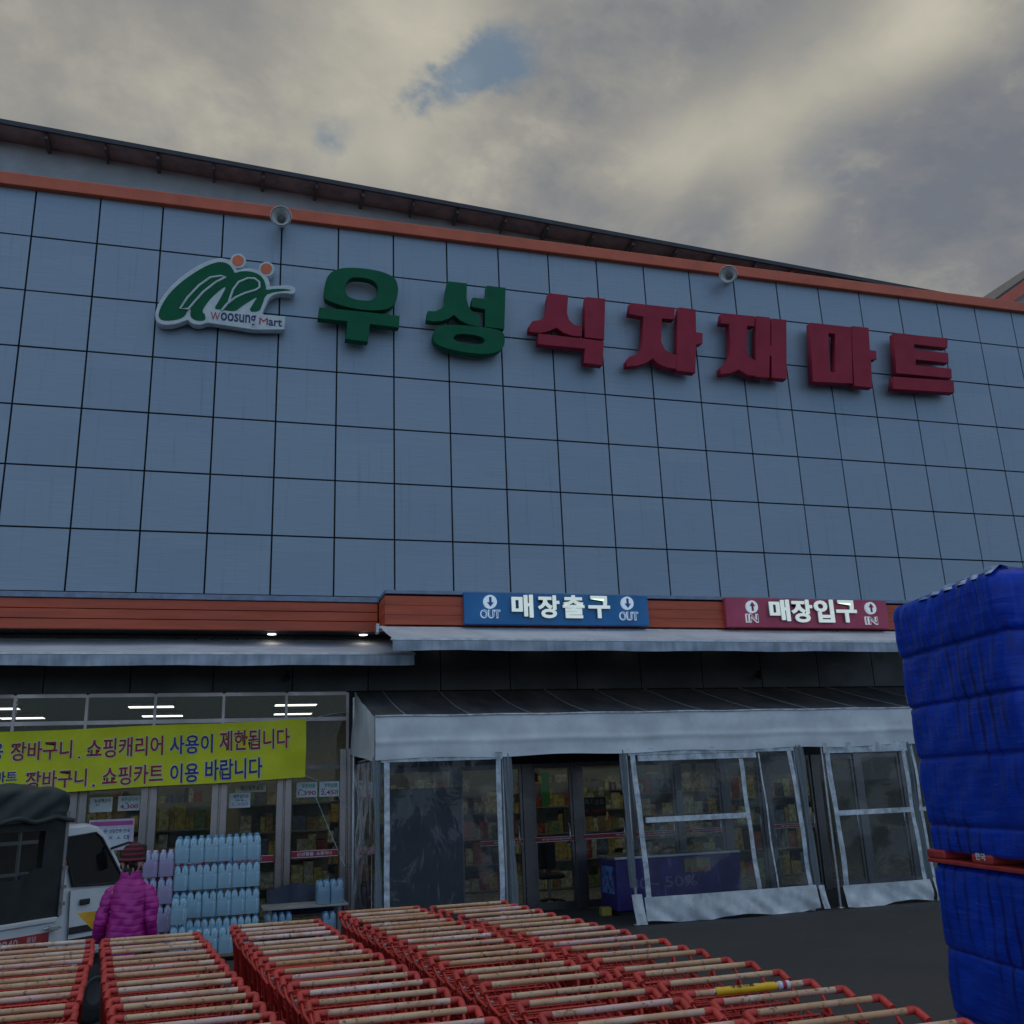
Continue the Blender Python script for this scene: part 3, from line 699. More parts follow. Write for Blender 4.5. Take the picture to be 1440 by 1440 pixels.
# ------------------------------------------------------------------ tent at the entrance
TX0, TX1, TY = 5.38, 15.0, -2.0
tent = thing('entrance_tent', 'white tarpaulin tent with clear plastic curtains in front of the shop doors', 'tent', (10, -1, 0))
rn = random.Random(3)
def wob1(x, z, a=1.): return a*(.012*math.sin(x*2.1+z*3.3)+.008*math.sin(x*5.7-z*7.1+1)+.005*math.sin(x*13.1+z*5))
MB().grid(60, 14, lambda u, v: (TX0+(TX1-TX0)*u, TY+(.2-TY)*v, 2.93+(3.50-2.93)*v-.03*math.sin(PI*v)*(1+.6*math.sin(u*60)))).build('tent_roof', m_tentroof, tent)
mb = MB(); x = TX0+.02
for k in range(11):
    xx = TX0+.45+k*.92
    mb.tube([(xx, TY+.02+2.18*v, 2.945+.57*v-.03*math.sin(PI*v)*(1+.6*math.sin((xx-TX0)/(TX1-TX0)*60))) for v in [i/8 for i in range(9)]], .010, 5)
mb.build('roof_seam', m_seam, tent)
MB().grid(200, 26, lambda u, v: (TX0+(TX1-TX0)*u, TY-.01+wob1(TX0+(TX1-TX0)*u, v*.5, .9)*min(1, v*3)-.01*v-.014*math.exp(-((v-.60)/.07)**2)-.006*math.sin(v*9+(TX0+(TX1-TX0)*u)*1.1)*v, 2.935-.575*v+.012*math.sin((TX0+(TX1-TX0)*u)*3.3)*v)).build('valance', m_tent, tent)
MB().tube([(TX0+(TX1-TX0)*i/60, TY-.015, 2.94+.004*math.sin(i*.7)) for i in range(61)], .014, 6).build('valance_hem', m_tape, tent)
side = lambda v: 2.93+(3.50-2.93)*v
MB().grid(20, 10, lambda u, v: (TX0-.008-wob1(u*2, v, 1.)*min(1, u*6)-.05*u*v, TY-.012+2.2*u, side(u)-(.60+.38*u*(1 if u > 0 else 0))*v)).build('side_valance', m_tent, tent)
for x in (5.44, 7.20, 9.10, 11.92, 12.42, 14.05):
    MB().tube([(x, TY+.06, 0), (x, TY+.06, 2.9)], .024, 10).lathe([(.06, 0.004), (.06, .012), (.03, .02)], 12, (x, TY+.06, 0)).build('post', m_alu, tent)
for x in (5.44, 9.10, 14.05):
    MB().tube([(x, TY+.06, 2.88), (x, .15, 3.42)], .02, 8).build('rafter', m_alu, tent)
MB().tube([(TX0+.05, TY+.06, 2.40), (TX1, TY+.06, 2.40)], .02, 8).build('rail', m_alu, tent)
MB().tube([(5.44, TY+.06, 2.40), (5.44, .15, 2.40)], .02, 8).build('rail', m_alu, tent)
MB().tube([(5.36, .1, 0), (5.36, .1, 3.4)], .024, 8).build('post', m_alu, tent)
def sheet(xa, xb, za, zb, amp=1., y=TY, lean=(0, 0), n=40, flut=0.):
    """hanging sheet: bottom edge xa..xb at za, top at zb; lean shifts the bottom corners sideways / outwards"""
    def fn(u, v):
        x = xa+(xb-xa)*u+lean[0]*(1-v); z = za+(zb-za)*v
        return (x, y+wob1(x, z, amp)-lean[1]*(1-v)+flut*math.sin(u*34)*(.4+.6*(1-v)), z+.008*math.sin(x*7)*(1-v))
    return MB().grid(n, 24, fn)
def curtain(xa, xb, zskirt, strips_v, strips_h, lean, skirt=True, amp=1.):
    sheet(xa, xb, zskirt if skirt else .05, 2.42, amp, TY, lean).build('clear_curtain', m_pvc, tent)
    for (x, z0, z1, wd) in strips_v:
        def fn(u, v, x=x, z0=z0, z1=z1, wd=wd):
            z = z0+(z1-z0)*v; vv = (z-(zskirt if skirt else .05))/(2.42-(zskirt if skirt else .05)); xx = x+wd*(u-.5)+lean[0]*(1-vv)
            return (xx, TY-.006+wob1(xx, z, amp)-lean[1]*(1-vv), z)
        MB().grid(3, 30, fn).build('webbing_strip', m_tape, tent)
    for (x0, x1, z, ht) in strips_h:
        def fn(u, v, x0=x0, x1=x1, z=z, ht=ht):
            zz = z+ht*(v-.5); vv = (zz-(zskirt if skirt else .05))/(2.42-(zskirt if skirt else .05)); xx = x0+(x1-x0)*u+lean[0]*(1-vv)
            return (xx, TY-.008+wob1(xx, zz, amp)-lean[1]*(1-vv), zz)
        MB().grid(30, 3, fn).build('webbing_strip', m_tape, tent)
    if skirt:
        def fs(u, v):
            x = xa+(xb-xa)*u; z = zskirt*v
            cr = .03*math.sin(x*3.1+z*9)*(1-v)+.022*abs(math.sin(x*5.3+2+z*4))*(1-v)+.014*math.sin(x*17+z*21)*(1-v)
            return (x+lean[0]*(1+.15*(1-v)), TY-.012+wob1(x, z, 1)-lean[1]-cr-.02*(1-v), max(.006, z+.03*math.sin(x*4.3)*(1-v)+.02*(1-v)))
        MB().grid(90, 16, fs).build('curtain_skirt', m_tentdirty, tent)
curtain(5.46, 7.18, .10, [(5.54, .1, 2.4, .075), (7.12, .1, 2.4, .07)], [(5.46, 7.18, 2.36, .08)], (0, 0), False)
curtain(9.10, 11.88, .36, [(9.17, .36, 2.4, .08), (10.93, .36, 2.22, .07), (11.25, .36, 2.3, .025), (11.80, .36, 2.4, .07)],
        [(9.25, 10.95, 1.40, .075), (9.1, 11.88, 2.36, .09), (9.25, 11.2, 2.27, .08)], (.10, .02))
curtain(12.40, 13.95, .32, [(12.47, .32, 2.4, .085), (13.87, .32, 2.4, .07)], [(12.5, 13.85, 1.36, .075), (12.4, 13.95, 2.34, .16)], (.05, .02))
curtain(14.0, 15.0, .34, [(14.04, .34, 2.4, .05)], [(14.0, 15.0, 1.36, .06)], (.05, .02))
MB().grid(8, 12, lambda u, v: (9.0+.16*u+.05*(1-v), TY-.02+.012*math.sin(u*6+v*4)-.03*(1-v), .01+.40*v)).build('curtain_skirt', m_tentdirty, tent)
MB().grid(8, 12, lambda u, v: (12.02+.10*u+.05*(1-v), TY-.02+.012*math.sin(u*6+v*4)-.03*(1-v), .02+.33*v)).build('curtain_skirt', m_tentdirty, tent)
# gathered curtain bundles
def bundle(x, wd, z0=.12, mat=m_pvc):
    def fn(u, v):
        a = 2*PI*u; r = wd*(.7+.3*math.sin(5*a+v*3))*(1+.25*math.sin(v*9))
        return (x+r*math.cos(a)+.04*(1-v), TY+.02+r*.7*math.sin(a), z0+(2.4-z0)*v)
    MB().grid(36, 24, fn, True, True).build('gathered_curtain', mat, tent)
m_gather = M_clear('folded PVC', (.6, .65, .68), .42, (.33, .38, .42), .5, .2, .3, .6, 5.)
bundle(7.26, .055, .1, m_gather); bundle(9.02, .05, .5, m_gather); bundle(11.98, .07, .3, m_gather); bundle(13.97, .075, .22, m_gather); bundle(5.40, .05, .1, m_gather)
# left end of the tent: clear side curtain
MB().grid(24, 20, lambda u, v: (TX0+.03+wob1(u*2, v*2, 1.2)-.03*u, TY+.1+2.0*u, .08+2.28*v)).build('side_curtain', m_pvc, tent)
for yy in (-1.9, -1.55, -.9, -.1):
    MB().grid(3, 20, lambda u, v, yy=yy: (TX0+.022, yy+.05*(u-.5), .08+2.28*v)).build('webbing_strip', m_tape, tent)

# ------------------------------------------------------------------ things under the tent
o = MB().box(5.86, 6.98, -.34, -.26, .22, 1.97, .008).build('display_board', M('blue black board', (.035, .045, .065), .35, var=.2, vs=2), thing('display_board', 'tall blue black board standing behind the left clear curtain', 'board', (6.42, -.3, 0)))
o.name = 'board_face'
MB().box(5.9, 5.95, -.36, -.22, 0, .22).box(6.88, 6.93, -.36, -.22, 0, .22).build('leg', m_rib, o.parent)
def freezer():
    x0, x1, y0, y1 = 9.22, 11.35, -.95, -.25
    t = thing('chest_freezer', 'purple chest freezer with sale print behind the middle clear curtain', 'freezer', ((x0+x1)/2, (y0+y1)/2, 0))
    m_p = M('purple freezer print', (.050, .032, .19), .4, var=.35, vs=3)
    MB().box(x0, x1, y0, y1, .06, .80, .02).build('body', m_p, t)
    MB().box(x0-.01, x1+.01, y0-.012, y1+.012, .80, .84, .008).build('rim', m_alu, t)
    MB().box(x0+.05, x1-.05, y0+.05, y1-.05, .842, .85).build('glass_lid', m_glass, t)
    MB().box(x0+.04, x1-.04, y0+.04, y1-.04, .0, .06).build('base', m_rubber, t)
    for s, a, b in (('80~', .42, .95), ('50%', 1.0, 1.6)):
        link('lettering', text_mesh(s, (x0+a-.2, x0+b-.25, .36, .52), y0-.004, .004, .01), M('pale print', (.16, .15, .30)), t)
    bd = MB().box(x0+1.15, x0+1.6, y0-.012, y0-.002, .56, .76).build('sale_sticker', M('yellow sticker', (.26, .22, .10), .6), t)
    link('sale_price', text_mesh('SALE', (x0+1.2, x0+1.55, .57, .63), y0-.016, .003, .02), m_inkred, bd)
    MB().grid(2, 2, lambda u, v: (x0-.003, y0+.1+.5*u, .3+.4*v)).build('side_print', M('coloured side print', (.28, .12, .16), .5, var=.9, vs=9, tint=(.1, .2, .6)), t)
freezer()
bk = MB().box(9.0, 9.16, -.85, -.7, .0, .13, .02).build('yellow_box', M('yellow box', (.4, .3, .05), .6), None); tag(bk, 'small yellow box on the ground by the chest freezer', 'box')
ot = thing('office_chair', 'black swivel chair just inside the middle door', 'chair', (8.75, .9, .02))
MB().box(-.23, .23, -.22, .22, .42, .5, .04).build('seat', m_rubber, ot, False)
MB().box(-.21, .21, .18, .26, .55, 1.0, .04).build('backrest', m_rubber, ot, False)
MB().tube([(0, 0, .06), (0, 0, .42)], .03, 10).tube([(0, .2, .45), (0, .25, .6)], .02, 8).build('column', m_alu, ot, False)
mb = MB()
for k in range(5): mb.tube([(0, 0, .1), (.27*math.cos(k*1.2566), .27*math.sin(k*1.2566), .05)], .018, 6)
mb.build('star_base', m_rubber, ot, False)
# hanging price board and banners inside
pbx = pxbox(820, 852, 1121, 1148, .9)
pb = MB().box(pbx[0], pbx[1], .9, .92, pbx[2], pbx[3]).build('price_board', M('black board', (.02, .02, .02), .5), thing('price_board', 'black board with red price digits hanging inside the open doorway', 'sign', ((pbx[0]+pbx[1])/2, .9, pbx[2])))
pb.name = 'board_face'
w_ = pbx[1]-pbx[0]; h_ = pbx[3]-pbx[2]
link('price_digits', text_mesh('9,980', (pbx[0]+.03, pbx[1]-.02, pbx[2]+.02, pbx[2]+h_*.38), .893, .004, .03), M('red digits', (.6, .05, .04), .5), pb.parent)
link('lettering', text_mesh('특가상품', (pbx[0]+.03, pbx[1]-.03, pbx[2]+h_*.62, pbx[3]-.03), .893, .004, .01), M('dull white print', (.4, .4, .36), .5), pb.parent)
gbx = pxbox(762, 773, 1086, 1133, 2.0)
tag(MB().box(gbx[0], gbx[1], 2.0, 2.01, gbx[2], gbx[3]).build('hanging_banner', M('green banner', (.06, .42, .06), .6), None), 'narrow green banner hanging from the ceiling inside the doors', 'banner')
for px, lab, col in ((861, 'small red aisle sign with the digit 1 hanging inside the doorway', (.4, .03, .03)), (751, 'dark maroon sign hanging inside beside the green banner', (.12, .02, .02))):
    bx = pxbox(px-4, px+5, 1100 if px > 800 else 1087, 1112 if px > 800 else 1100, 1.6)
    s = MB().box(bx[0], bx[1], 1.6, 1.62, bx[2], bx[3]).build('aisle_sign', M('sign %d' % px, col, .5), None); tag(s, lab, 'sign')
    if px > 800: link('digit', text_mesh('1', ((bx[0]+bx[1])/2-.02, (bx[0]+bx[1])/2+.03, bx[2]+.02, bx[3]-.02), 1.594, .004, .02), m_paper, s)

# ------------------------------------------------------------------ shelves with goods inside
goods = [M('goods %d' % i, c, .5, var=.5, vs=14) for i, c in enumerate([(.62, .46, .12), (.55, .36, .10), (.45, .10, .05), (.68, .60, .42), (.22, .28, .10), (.15, .18, .26), (.42, .24, .10), (.75, .62, .30), (.10, .08, .06), (.62, .55, .44)])]
def shelf(x0, x1, y, ht, label, seed, group='shelves inside the shop'):
    rr = random.Random(seed)
    t = thing('store_shelf', label, 'shelf', ((x0+x1)/2, y, .02), 0, group)
    mb = MB().box(x0, x1, y+.38, y+.40, .02, ht)
    n = max(3, int(ht/.42)); hs = ht/n
    for k in range(n): mb.box(x0, x1, y-.02, y+.379, .03+k*hs, .055+k*hs)
    mb.build('shelf_frame', M('shelf metal', (.3, .29, .25), .5), t)
    gm = MB()
    for k in range(n):
        x = x0+.02
        while x < x1-.1:
            wd = rr.uniform(.07, .24); h = rr.uniform(.18, hs-.05); c = rr.randrange(len(goods)); gm.cur = c
            gm.box(x, min(x+wd-.008, x1), y+rr.uniform(0, .06), y+.36, .056+k*hs, .056+k*hs+h); x += wd
    tag(gm.build('packaged_goods', goods, t), kind='stuff')
sh = [(-3.2, -.6, 2.1, 1.6, 'shelf of packaged goods behind the leftmost windows'), (-.4, 1.9, 2.1, 2.0, 'shelf of packaged goods behind the truck and pink poster'), (2.2, 3.4, 1.7, 1.9, 'shelf of brown packets behind the big water stack'),
      (3.7, 5.2, 1.9, 2.2, 'shelf of yellow packets behind the rightmost banner window'), (5.8, 7.3, 2.2, 1.8, 'shelf of packaged goods behind the blue black board'), (7.5, 9.0, 3.6, 1.9, 'shelf of yellow goods seen through the sliding doors'),
      (9.2, 10.9, 3.2, 2.0, 'shelf of goods seen through the open doorway beside the freezer'), (11.1, 12.9, 2.6, 2.1, 'shelf of goods behind the middle clear curtain'), (13.1, 15.4, 2.8, 2.0, 'shelf of goods behind the right clear curtain'),
      (-2, 3, 7, 2.2, 'long back shelf deep inside the left part of the shop'), (4, 9, 7.2, 2.2, 'long back shelf deep inside the middle of the shop'), (10, 15, 7.0, 2.2, 'long back shelf deep inside the right part of the shop')]
for i, a in enumerate(sh): shelf(*a[:4], a[4], 20+i)

# ------------------------------------------------------------------ banner and window papers
bn = thing('banner', 'long yellow banner with red and blue Hangul lines tied across the shop windows', 'banner', (2, -.15, 2.1))
SL = .0255
bz = lambda x: 2.955+SL*(x-.35)
def bfn(u, v):
    x = -2.2+6.8*u; z = bz(x)-.865+.865*v
    return (x, -.15+(.002*math.sin(x*3.1+z*2) if x < 4.25 else .010*math.sin(x*9+z*5))+(.03*math.sin(z*9)*max(0, (x-4.3)/.3)), z-.012*math.sin(u*PI*3)**2)
MB().grid(90, 12, bfn).build('cloth', m_banner, bn)
words = [('장바구니', 45, 303, 246, 326, 0), ('.', 328, 338, 310, 320, 2), ('쇼핑캐리어', 366, 688, 230, 313, 0), ('사용이', 716, 898, 220, 300, 1), ('제한됩니다', 926, 1222, 197, 283, 0),
         ('마트', -22, 70, 374, 420, 1), ('장바구니', 108, 365, 368, 445, 0), ('.', 388, 400, 428, 440, 2), ('쇼핑카트', 432, 688, 348, 430, 0), ('이용', 718, 838, 340, 422, 1), ('바랍니다', 866, 1106, 320, 408, 1),
         ('고객용', -170, 12, 256, 330, 1), ('우성', -170, -55, 376, 450, 1)]
for s, x0, x1, yt, yb, c in words:
    bx = pxbox(x0/3, x1/3, 960+yt/3, 960+yb/3, -.17)
    e = .012
    l = link('lettering', text_mesh(s, bx, -.1600, .002, .015, SL), (m_bred, m_bblue, m_bred)[c], bn)
    link('white_outline', text_mesh(s, (bx[0]-e, bx[1]+e, bx[2]-e, bx[3]+e), -.1565, .002, .042, SL), m_bwhite, l)
for zt in (3.05, 2.22):
    MB().tube([(4.6, -.15, zt), (5.0, .1, zt+.1 if zt > 2.5 else zt-.15), (5.28, .2, zt+.14 if zt > 2.5 else zt-.5)], .006, 5).build('tie_rope', m_tape, bn)
rp = PY(445, 1122, 0); rq = PY(484, 1215, -.2)
tag(MB().tube([PY(443, 1118, .1), PY(462, 1165, 0), PY(485, 1218, -.1)], .0045, 5).build('rope', m_tape, None), 'thin slack rope running from the banner corner down to the tent post', 'rope')

def note(label, px0, px1, yt, yb, lines, tilt=0., mat=None):
    y = YG-.012
    bx = pxbox(px0, px1, yt, yb, y)
    t = thing('price_notice', label, 'notice', ((bx[0]+bx[1])/2, y, bx[2]), 0, 'paper notices on the shop windows')
    W_, H_ = bx[1]-bx[0], bx[3]-bx[2]
    MB().box(bx[0], bx[1], y-.002, y+.002, bx[2], bx[3]).build('paper', mat or m_paper, t)
    for s, u0, u1, v0, v1, m in lines:
        link('lettering', text_mesh(s, (bx[0]+W_*u0, bx[0]+W_*u1, bx[2]+H_*v0, bx[2]+H_*v1), y-.005, .002, .015), m, t)
note('white price notice with a faded lower half, left of the 4,300 notice', 126, 158, 1121, 1142, [('농심백산수', .2, .92, .62, .9, m_ink), ('2L', .25, .45, .45, .56, m_ink)])
note('white price notice with green heading and the price 4,300', 166, 197, 1119, 1140, [('제주삼다수', .12, .9, .62, .9, m_inkgreen), ('2L', .3, .5, .47, .56, m_ink), ('4,300', .1, .92, .1, .42, m_inkred)])
note('white price notice with blue heading hanging under the cream card', 322, 352, 1115, 1136, [('제주삼다수', .2, .92, .62, .9, m_bblue), ('2L', .25, .85, .45, .56, m_ink), ('5,880', .12, .9, .1, .36, M('faded ink', (.40, .42, .55), .7))])
note('cream card with black writing partly behind the yellow banner', 331, 374, 1103, 1114, [('계산해주세요', .15, .92, .15, .85, m_ink)], 0, M('cream card', (.55, .55, .45), .7))
note('white price notice with the price 1,390, left of the 2,450 one', 417, 446, 1100, 1121, [('동원샘물', .25, .9, .62, .9, m_inkgreen), ('2L', .1, .35, .45, .55, m_ink), ('1,390', .08, .94, .08, .42, m_inkred)])
note('white price notice with the price 2,450 nearest the tent', 449, 477, 1099, 1120, [('동원샘물', .25, .9, .62, .9, m_inkgreen), ('2L', .1, .35, .45, .55, m_ink), ('2,450', .08, .94, .08, .42, m_inkred)])
note('white price notice half hidden by the truck tarpaulin', 82, 98, 1123, 1145, [('500', .3, .9, .62, .9, m_ink)])
bx = pxbox(124, 188, 1152, 1196, YG-.02)
pt = thing('poster', 'pale pink poster with magenta heading on the window behind the truck cab', 'poster', ((bx[0]+bx[1])/2, YG-.02, bx[2]))
MB().box(bx[0], bx[1], YG-.03, YG-.014, bx[2], bx[3], .004).build('sheet', m_pink, pt)
W_, H_ = bx[1]-bx[0], bx[3]-bx[2]
MB().box(bx[0]+.02, bx[1]-.02, YG-.0335, YG-.031, bx[3]-.09, bx[3]-.03).build('heading', m_pinkbar, pt)
MB().box(bx[0]+.05, bx[1]-.06, YG-.0325, YG-.031, bx[2]+.06, bx[3]-.13).build('text_panel', m_paper, pt)
for s, u0, u1, v0, v1 in (('주 문', .2, .42, .55, .68), ('상담전화 안내', .45, .9, .55, .68), ('ㅈ ㅅ 대', .45, .9, .32, .48)):
    link('lettering', text_mesh(s, (bx[0]+W_*u0, bx[0]+W_*u1, bx[2]+H_*v0, bx[2]+H_*v1), YG-.035, .002, .01), m_ink, pt)

# ------------------------------------------------------------------ water bottle packs
def bottle_mesh(r, h):
    pr = [(0, .004), (r*.8, 0), (r, .012), (r, h*.28), (r*.96, h*.31), (r, h*.34), (r, h*.58), (r*.98, h*.62), (r*1.0, h*.70), (r*.96, h*.78), (r*.86, h*.86), (r*.68, h*.92), (r*.52, h*.945), (r*.46, h*.95)]
    return MB().lathe(pr, 14).mesh('bottle')
def cap_mesh(r, h): return MB().lathe([(r*.50, h*.948), (r*.52, h*.99), (r*.44, h*1.005), (0, h*1.005)], 10).mesh('cap')
def label_mesh(r, h): return MB().lathe([(r+.0015, h*.16), (r+.002, h*.165), (r+.002, h*.56), (r+.0015, h*.565)], 14).mesh('label')
def water_mats(nm, body, lab, cap):
    mm = bpy.data.materials.new(nm); mm.use_nodes = True; t = NT(mm.node_tree)
    p = t.new('ShaderNodeBsdfPrincipled'); out = t.new('ShaderNodeOutputMaterial'); t.l.new(p.outputs[0], out.inputs[0])
    n = t.noise(t.new('ShaderNodeTexCoord').outputs['Object'], 22, 4, .6)
    t.put(p.inputs['Base Color'], t.mix(t.maprange(n, .35, .65), tuple(k*.7 for k in body), tuple(min(1, k*1.15) for k in body))); p.inputs['Roughness'].default_value = .12
    p.inputs['Transmission Weight'].default_value = .25; p.inputs['Coat Weight'].default_value = .4
    return mm, M(nm+' label', lab, .35, var=.15, vs=20), M(nm+' cap', cap, .4)
def film_mesh(wx, wy, h):
    def fn(u, v):
        a = 2*PI*u; c, s = math.cos(a), math.sin(a); e = .35
        k = 1+.012*math.sin(a*6)
        z = .004+h*v; sq = 1-.10*max(0, (v-.8)/.2)**2
        return (wx/2*math.copysign(abs(c)**e, c)*k*sq, wy/2*math.copysign(abs(s)**e, s)*k*sq, z)
    return MB().grid(40, 8, fn, True, True).mesh('film')
m_film = M_clear('shrink film', (.80, .90, .95), .48, (.46, .68, .80), .7, .10, .25, .6, 12.)
m_filmp = M_clear('pink shrink film', (.85, .8, .92), .48, (.55, .50, .72), .7, .10, .25, .6, 12.)
PW, PD, PH = .186, .28, .325
BR = .0455
class PackKind:
    def __init__(s, name, body, lab, cap, film, nx=2, ny=3, h=PH):
        s.mb, s.ml, s.mc = water_mats(name, body, lab, cap); s.film = film; s.nx, s.ny, s.h = nx, ny, h
        s.bm = bottle_mesh(BR, h*.985); s.bm.materials.append(s.mb); s.cm = cap_mesh(BR, h*.985); s.cm.materials.append(s.mc)
        s.lm = label_mesh(BR, h*.985); s.lm.materials.append(s.ml); s.fm = film_mesh(nx*.0925+.006, ny*.0925+.006, h*.67); s.fm.materials.append(film)
    def put(s, label, loc, rz, group):
        t = thing('water_pack', label, 'water pack', loc, rz, group)
        for i in range(s.nx):
            for j in range(s.ny):
                b = bpy.data.objects.new('bottle', s.bm); COL.objects.link(b); b.parent = t
                b.location = ((i-(s.nx-1)/2)*.0925+R.uniform(-.002, .002), (j-(s.ny-1)/2)*.0925, 0)
                if j == 0 or loc[2] > .9:
                    for nm, me in (('cap', s.cm), ('label', s.lm)):
                        c = bpy.data.objects.new(nm, me); COL.objects.link(c); c.parent = b
        f = bpy.data.objects.new('shrink_film', s.fm); COL.objects.link(f); f.parent = t
        return t
kb = PackKind('clear blue bottle', (.42, .68, .84), (.50, .74, .86), (.10, .34, .62), m_film)
kb2 = PackKind('dark cap bottle', (.36, .60, .80), (.05, .14, .48), (.10, .30, .70), m_film)
kp = PackKind('pinkish bottle', (.50, .55, .78), (.62, .42, .68), (.70, .50, .72), m_filmp)
ORD = ['first', 'second', 'third', 'fourth', 'fifth', 'sixth', 'seventh', 'eighth', 'ninth', 'tenth', 'eleventh', 'twelfth', 'thirteenth', 'fourteenth', 'fifteenth', 'sixteenth', 'seventeenth', 'eighteenth', 'nineteenth', 'twentieth', 'twenty-first', 'twenty-second', 'twenty-third', 'twenty-fourth', 'twenty-fifth']
def wood_pallet(label, x0, x1, y0, y1, h=.12):
    t = thing('wooden_pallet', label, 'pallet', ((x0+x1)/2, (y0+y1)/2, 0))
    m_w = M('pallet wood', (.22, .16, .10), .8, var=.3, vs=6, bump=.3)
    mb = MB(); n = 6
    for k in range(n):
        a = y0+(y1-y0)*k/n; mb.box(x0, x1, a, a+(y1-y0)/n*.7, h-.02, h)
    mb.build('deck', m_w, t)
    mb = MB()
    for xx in (x0, (x0+x1)/2-.04, x1-.08): mb.box(xx, xx+.08, y0, y1, 0, h-.021)
    mb.build('bearer', m_w, t)
YW = -1.6
q0 = PY(246, 1200, YW); q1 = PY(367, 1200, YW)
sx = (q1.x-q0.x)/6
zb = .14
wood_pallet('low wooden pallet under the big stack of water bottles', q0.x-.02, q1.x+.02, YW, YW+.6, zb-.004)
lay = ['bottom layer', 'second-lowest layer', 'third-lowest layer', 'top layer']
for L in range(4):
    for c in range(6):
        for d in range(2):
            if d == 1 and L < 3: continue
            jit = R.uniform(-.004, .004)
            kb.put('pale blue water pack, %s from left, %s of the big stack%s' % (ORD[c], lay[L], '' if d == 0 else ', back row'),
                   (q0.x+sx*(c+.5)+jit, YW+.145+d*.285+R.uniform(-.006, .006), zb+L*(PH+.008)), R.uniform(-.02, .02), 'water packs in the big stack')
# pinkish stack left of it
p0 = PY(207, 1250, YW-.05)
for L in range(4):
    for c in range(2):
        kp.put('pinkish water pack, %s column, %s of the narrow stack by the person' % (('left', 'right')[c], lay[L] if L < 3 else 'top layer'), (q0.x-.10-.19*(1-c), YW+.12, L*(PH+.004)+.005), R.uniform(-.02, .02), 'pinkish water packs in the narrow stack')
# low single packs in front of the big stack
c0 = PY(251, 1290, YW-.32)
for L in range(2):
    kb.put('pale blue water pack, %s of two piled before the big stack' % ('upper', 'lower')[1-L], (c0.x, YW-.30, .12+L*(PH+.005)), .05, 'loose water packs before the big stack')
for k in range(4):
    kb.put('pale blue water pack on the ground before the big stack, %s from left' % ORD[k], (c0.x+.20+k*.19, YW-.32, .08), R.uniform(-.06, .06), 'loose water packs before the big stack')
wood_pallet('low wooden pallet under the loose water packs', c0.x-.11, c0.x+.9, YW-.48, YW-.17, .078)
# bench board
b0 = PY(367, 1276, -1.0); b1 = PY(490, 1272, -1.0)
bt = thing('display_bench', 'pale board bench beside the big water stack, under the red lettered glass strip', 'bench', ((b0.x+b1.x)/2, -.8, 0))
MB().box(b0.x+.02, b1.x, -1.0, -.45, .435, .465, .004).build('board', M('pale board', (.42, .42, .40), .6, var=.15, vs=4), bt)
for xx in (b0.x+.12, b1.x-.12):
    for yy in (-.95, -.5): MB().box(xx-.025, xx+.025, yy-.025, yy+.025, 0, .434).build('leg', m_rib, bt)
for k in range(2):
    kb2.put('water pack with dark blue labels on the pale bench, %s of two' % ('left', 'right')[k], (b1.x-.34+k*.19, -.84, .466), R.uniform(-.05, .05), 'dark labelled water packs at the bench')
for k, xx in enumerate((b0.x+.14, b0.x+.33, b1.x-.26)):
    kb2.put('water pack with dark blue labels under the pale bench, %s from left' % ORD[k], (xx, -.86, .02+(.06 if k < 2 else .03)), R.uniform(-.05, .05), 'dark labelled water packs at the bench')
tb = MB().grid(14, 10, lambda u, v: (b0.x+.1+1.1*u, -.42+.12*v+.03*math.sin(u*9), .30+.42*v*(1-.5*abs(u-.4)))).build('dark_sheet', M('navy plastic sheet', (.012, .02, .055), .4, var=.3), None)
tag(tb, 'crumpled navy plastic sheet leaning behind the pale bench', 'sheet')

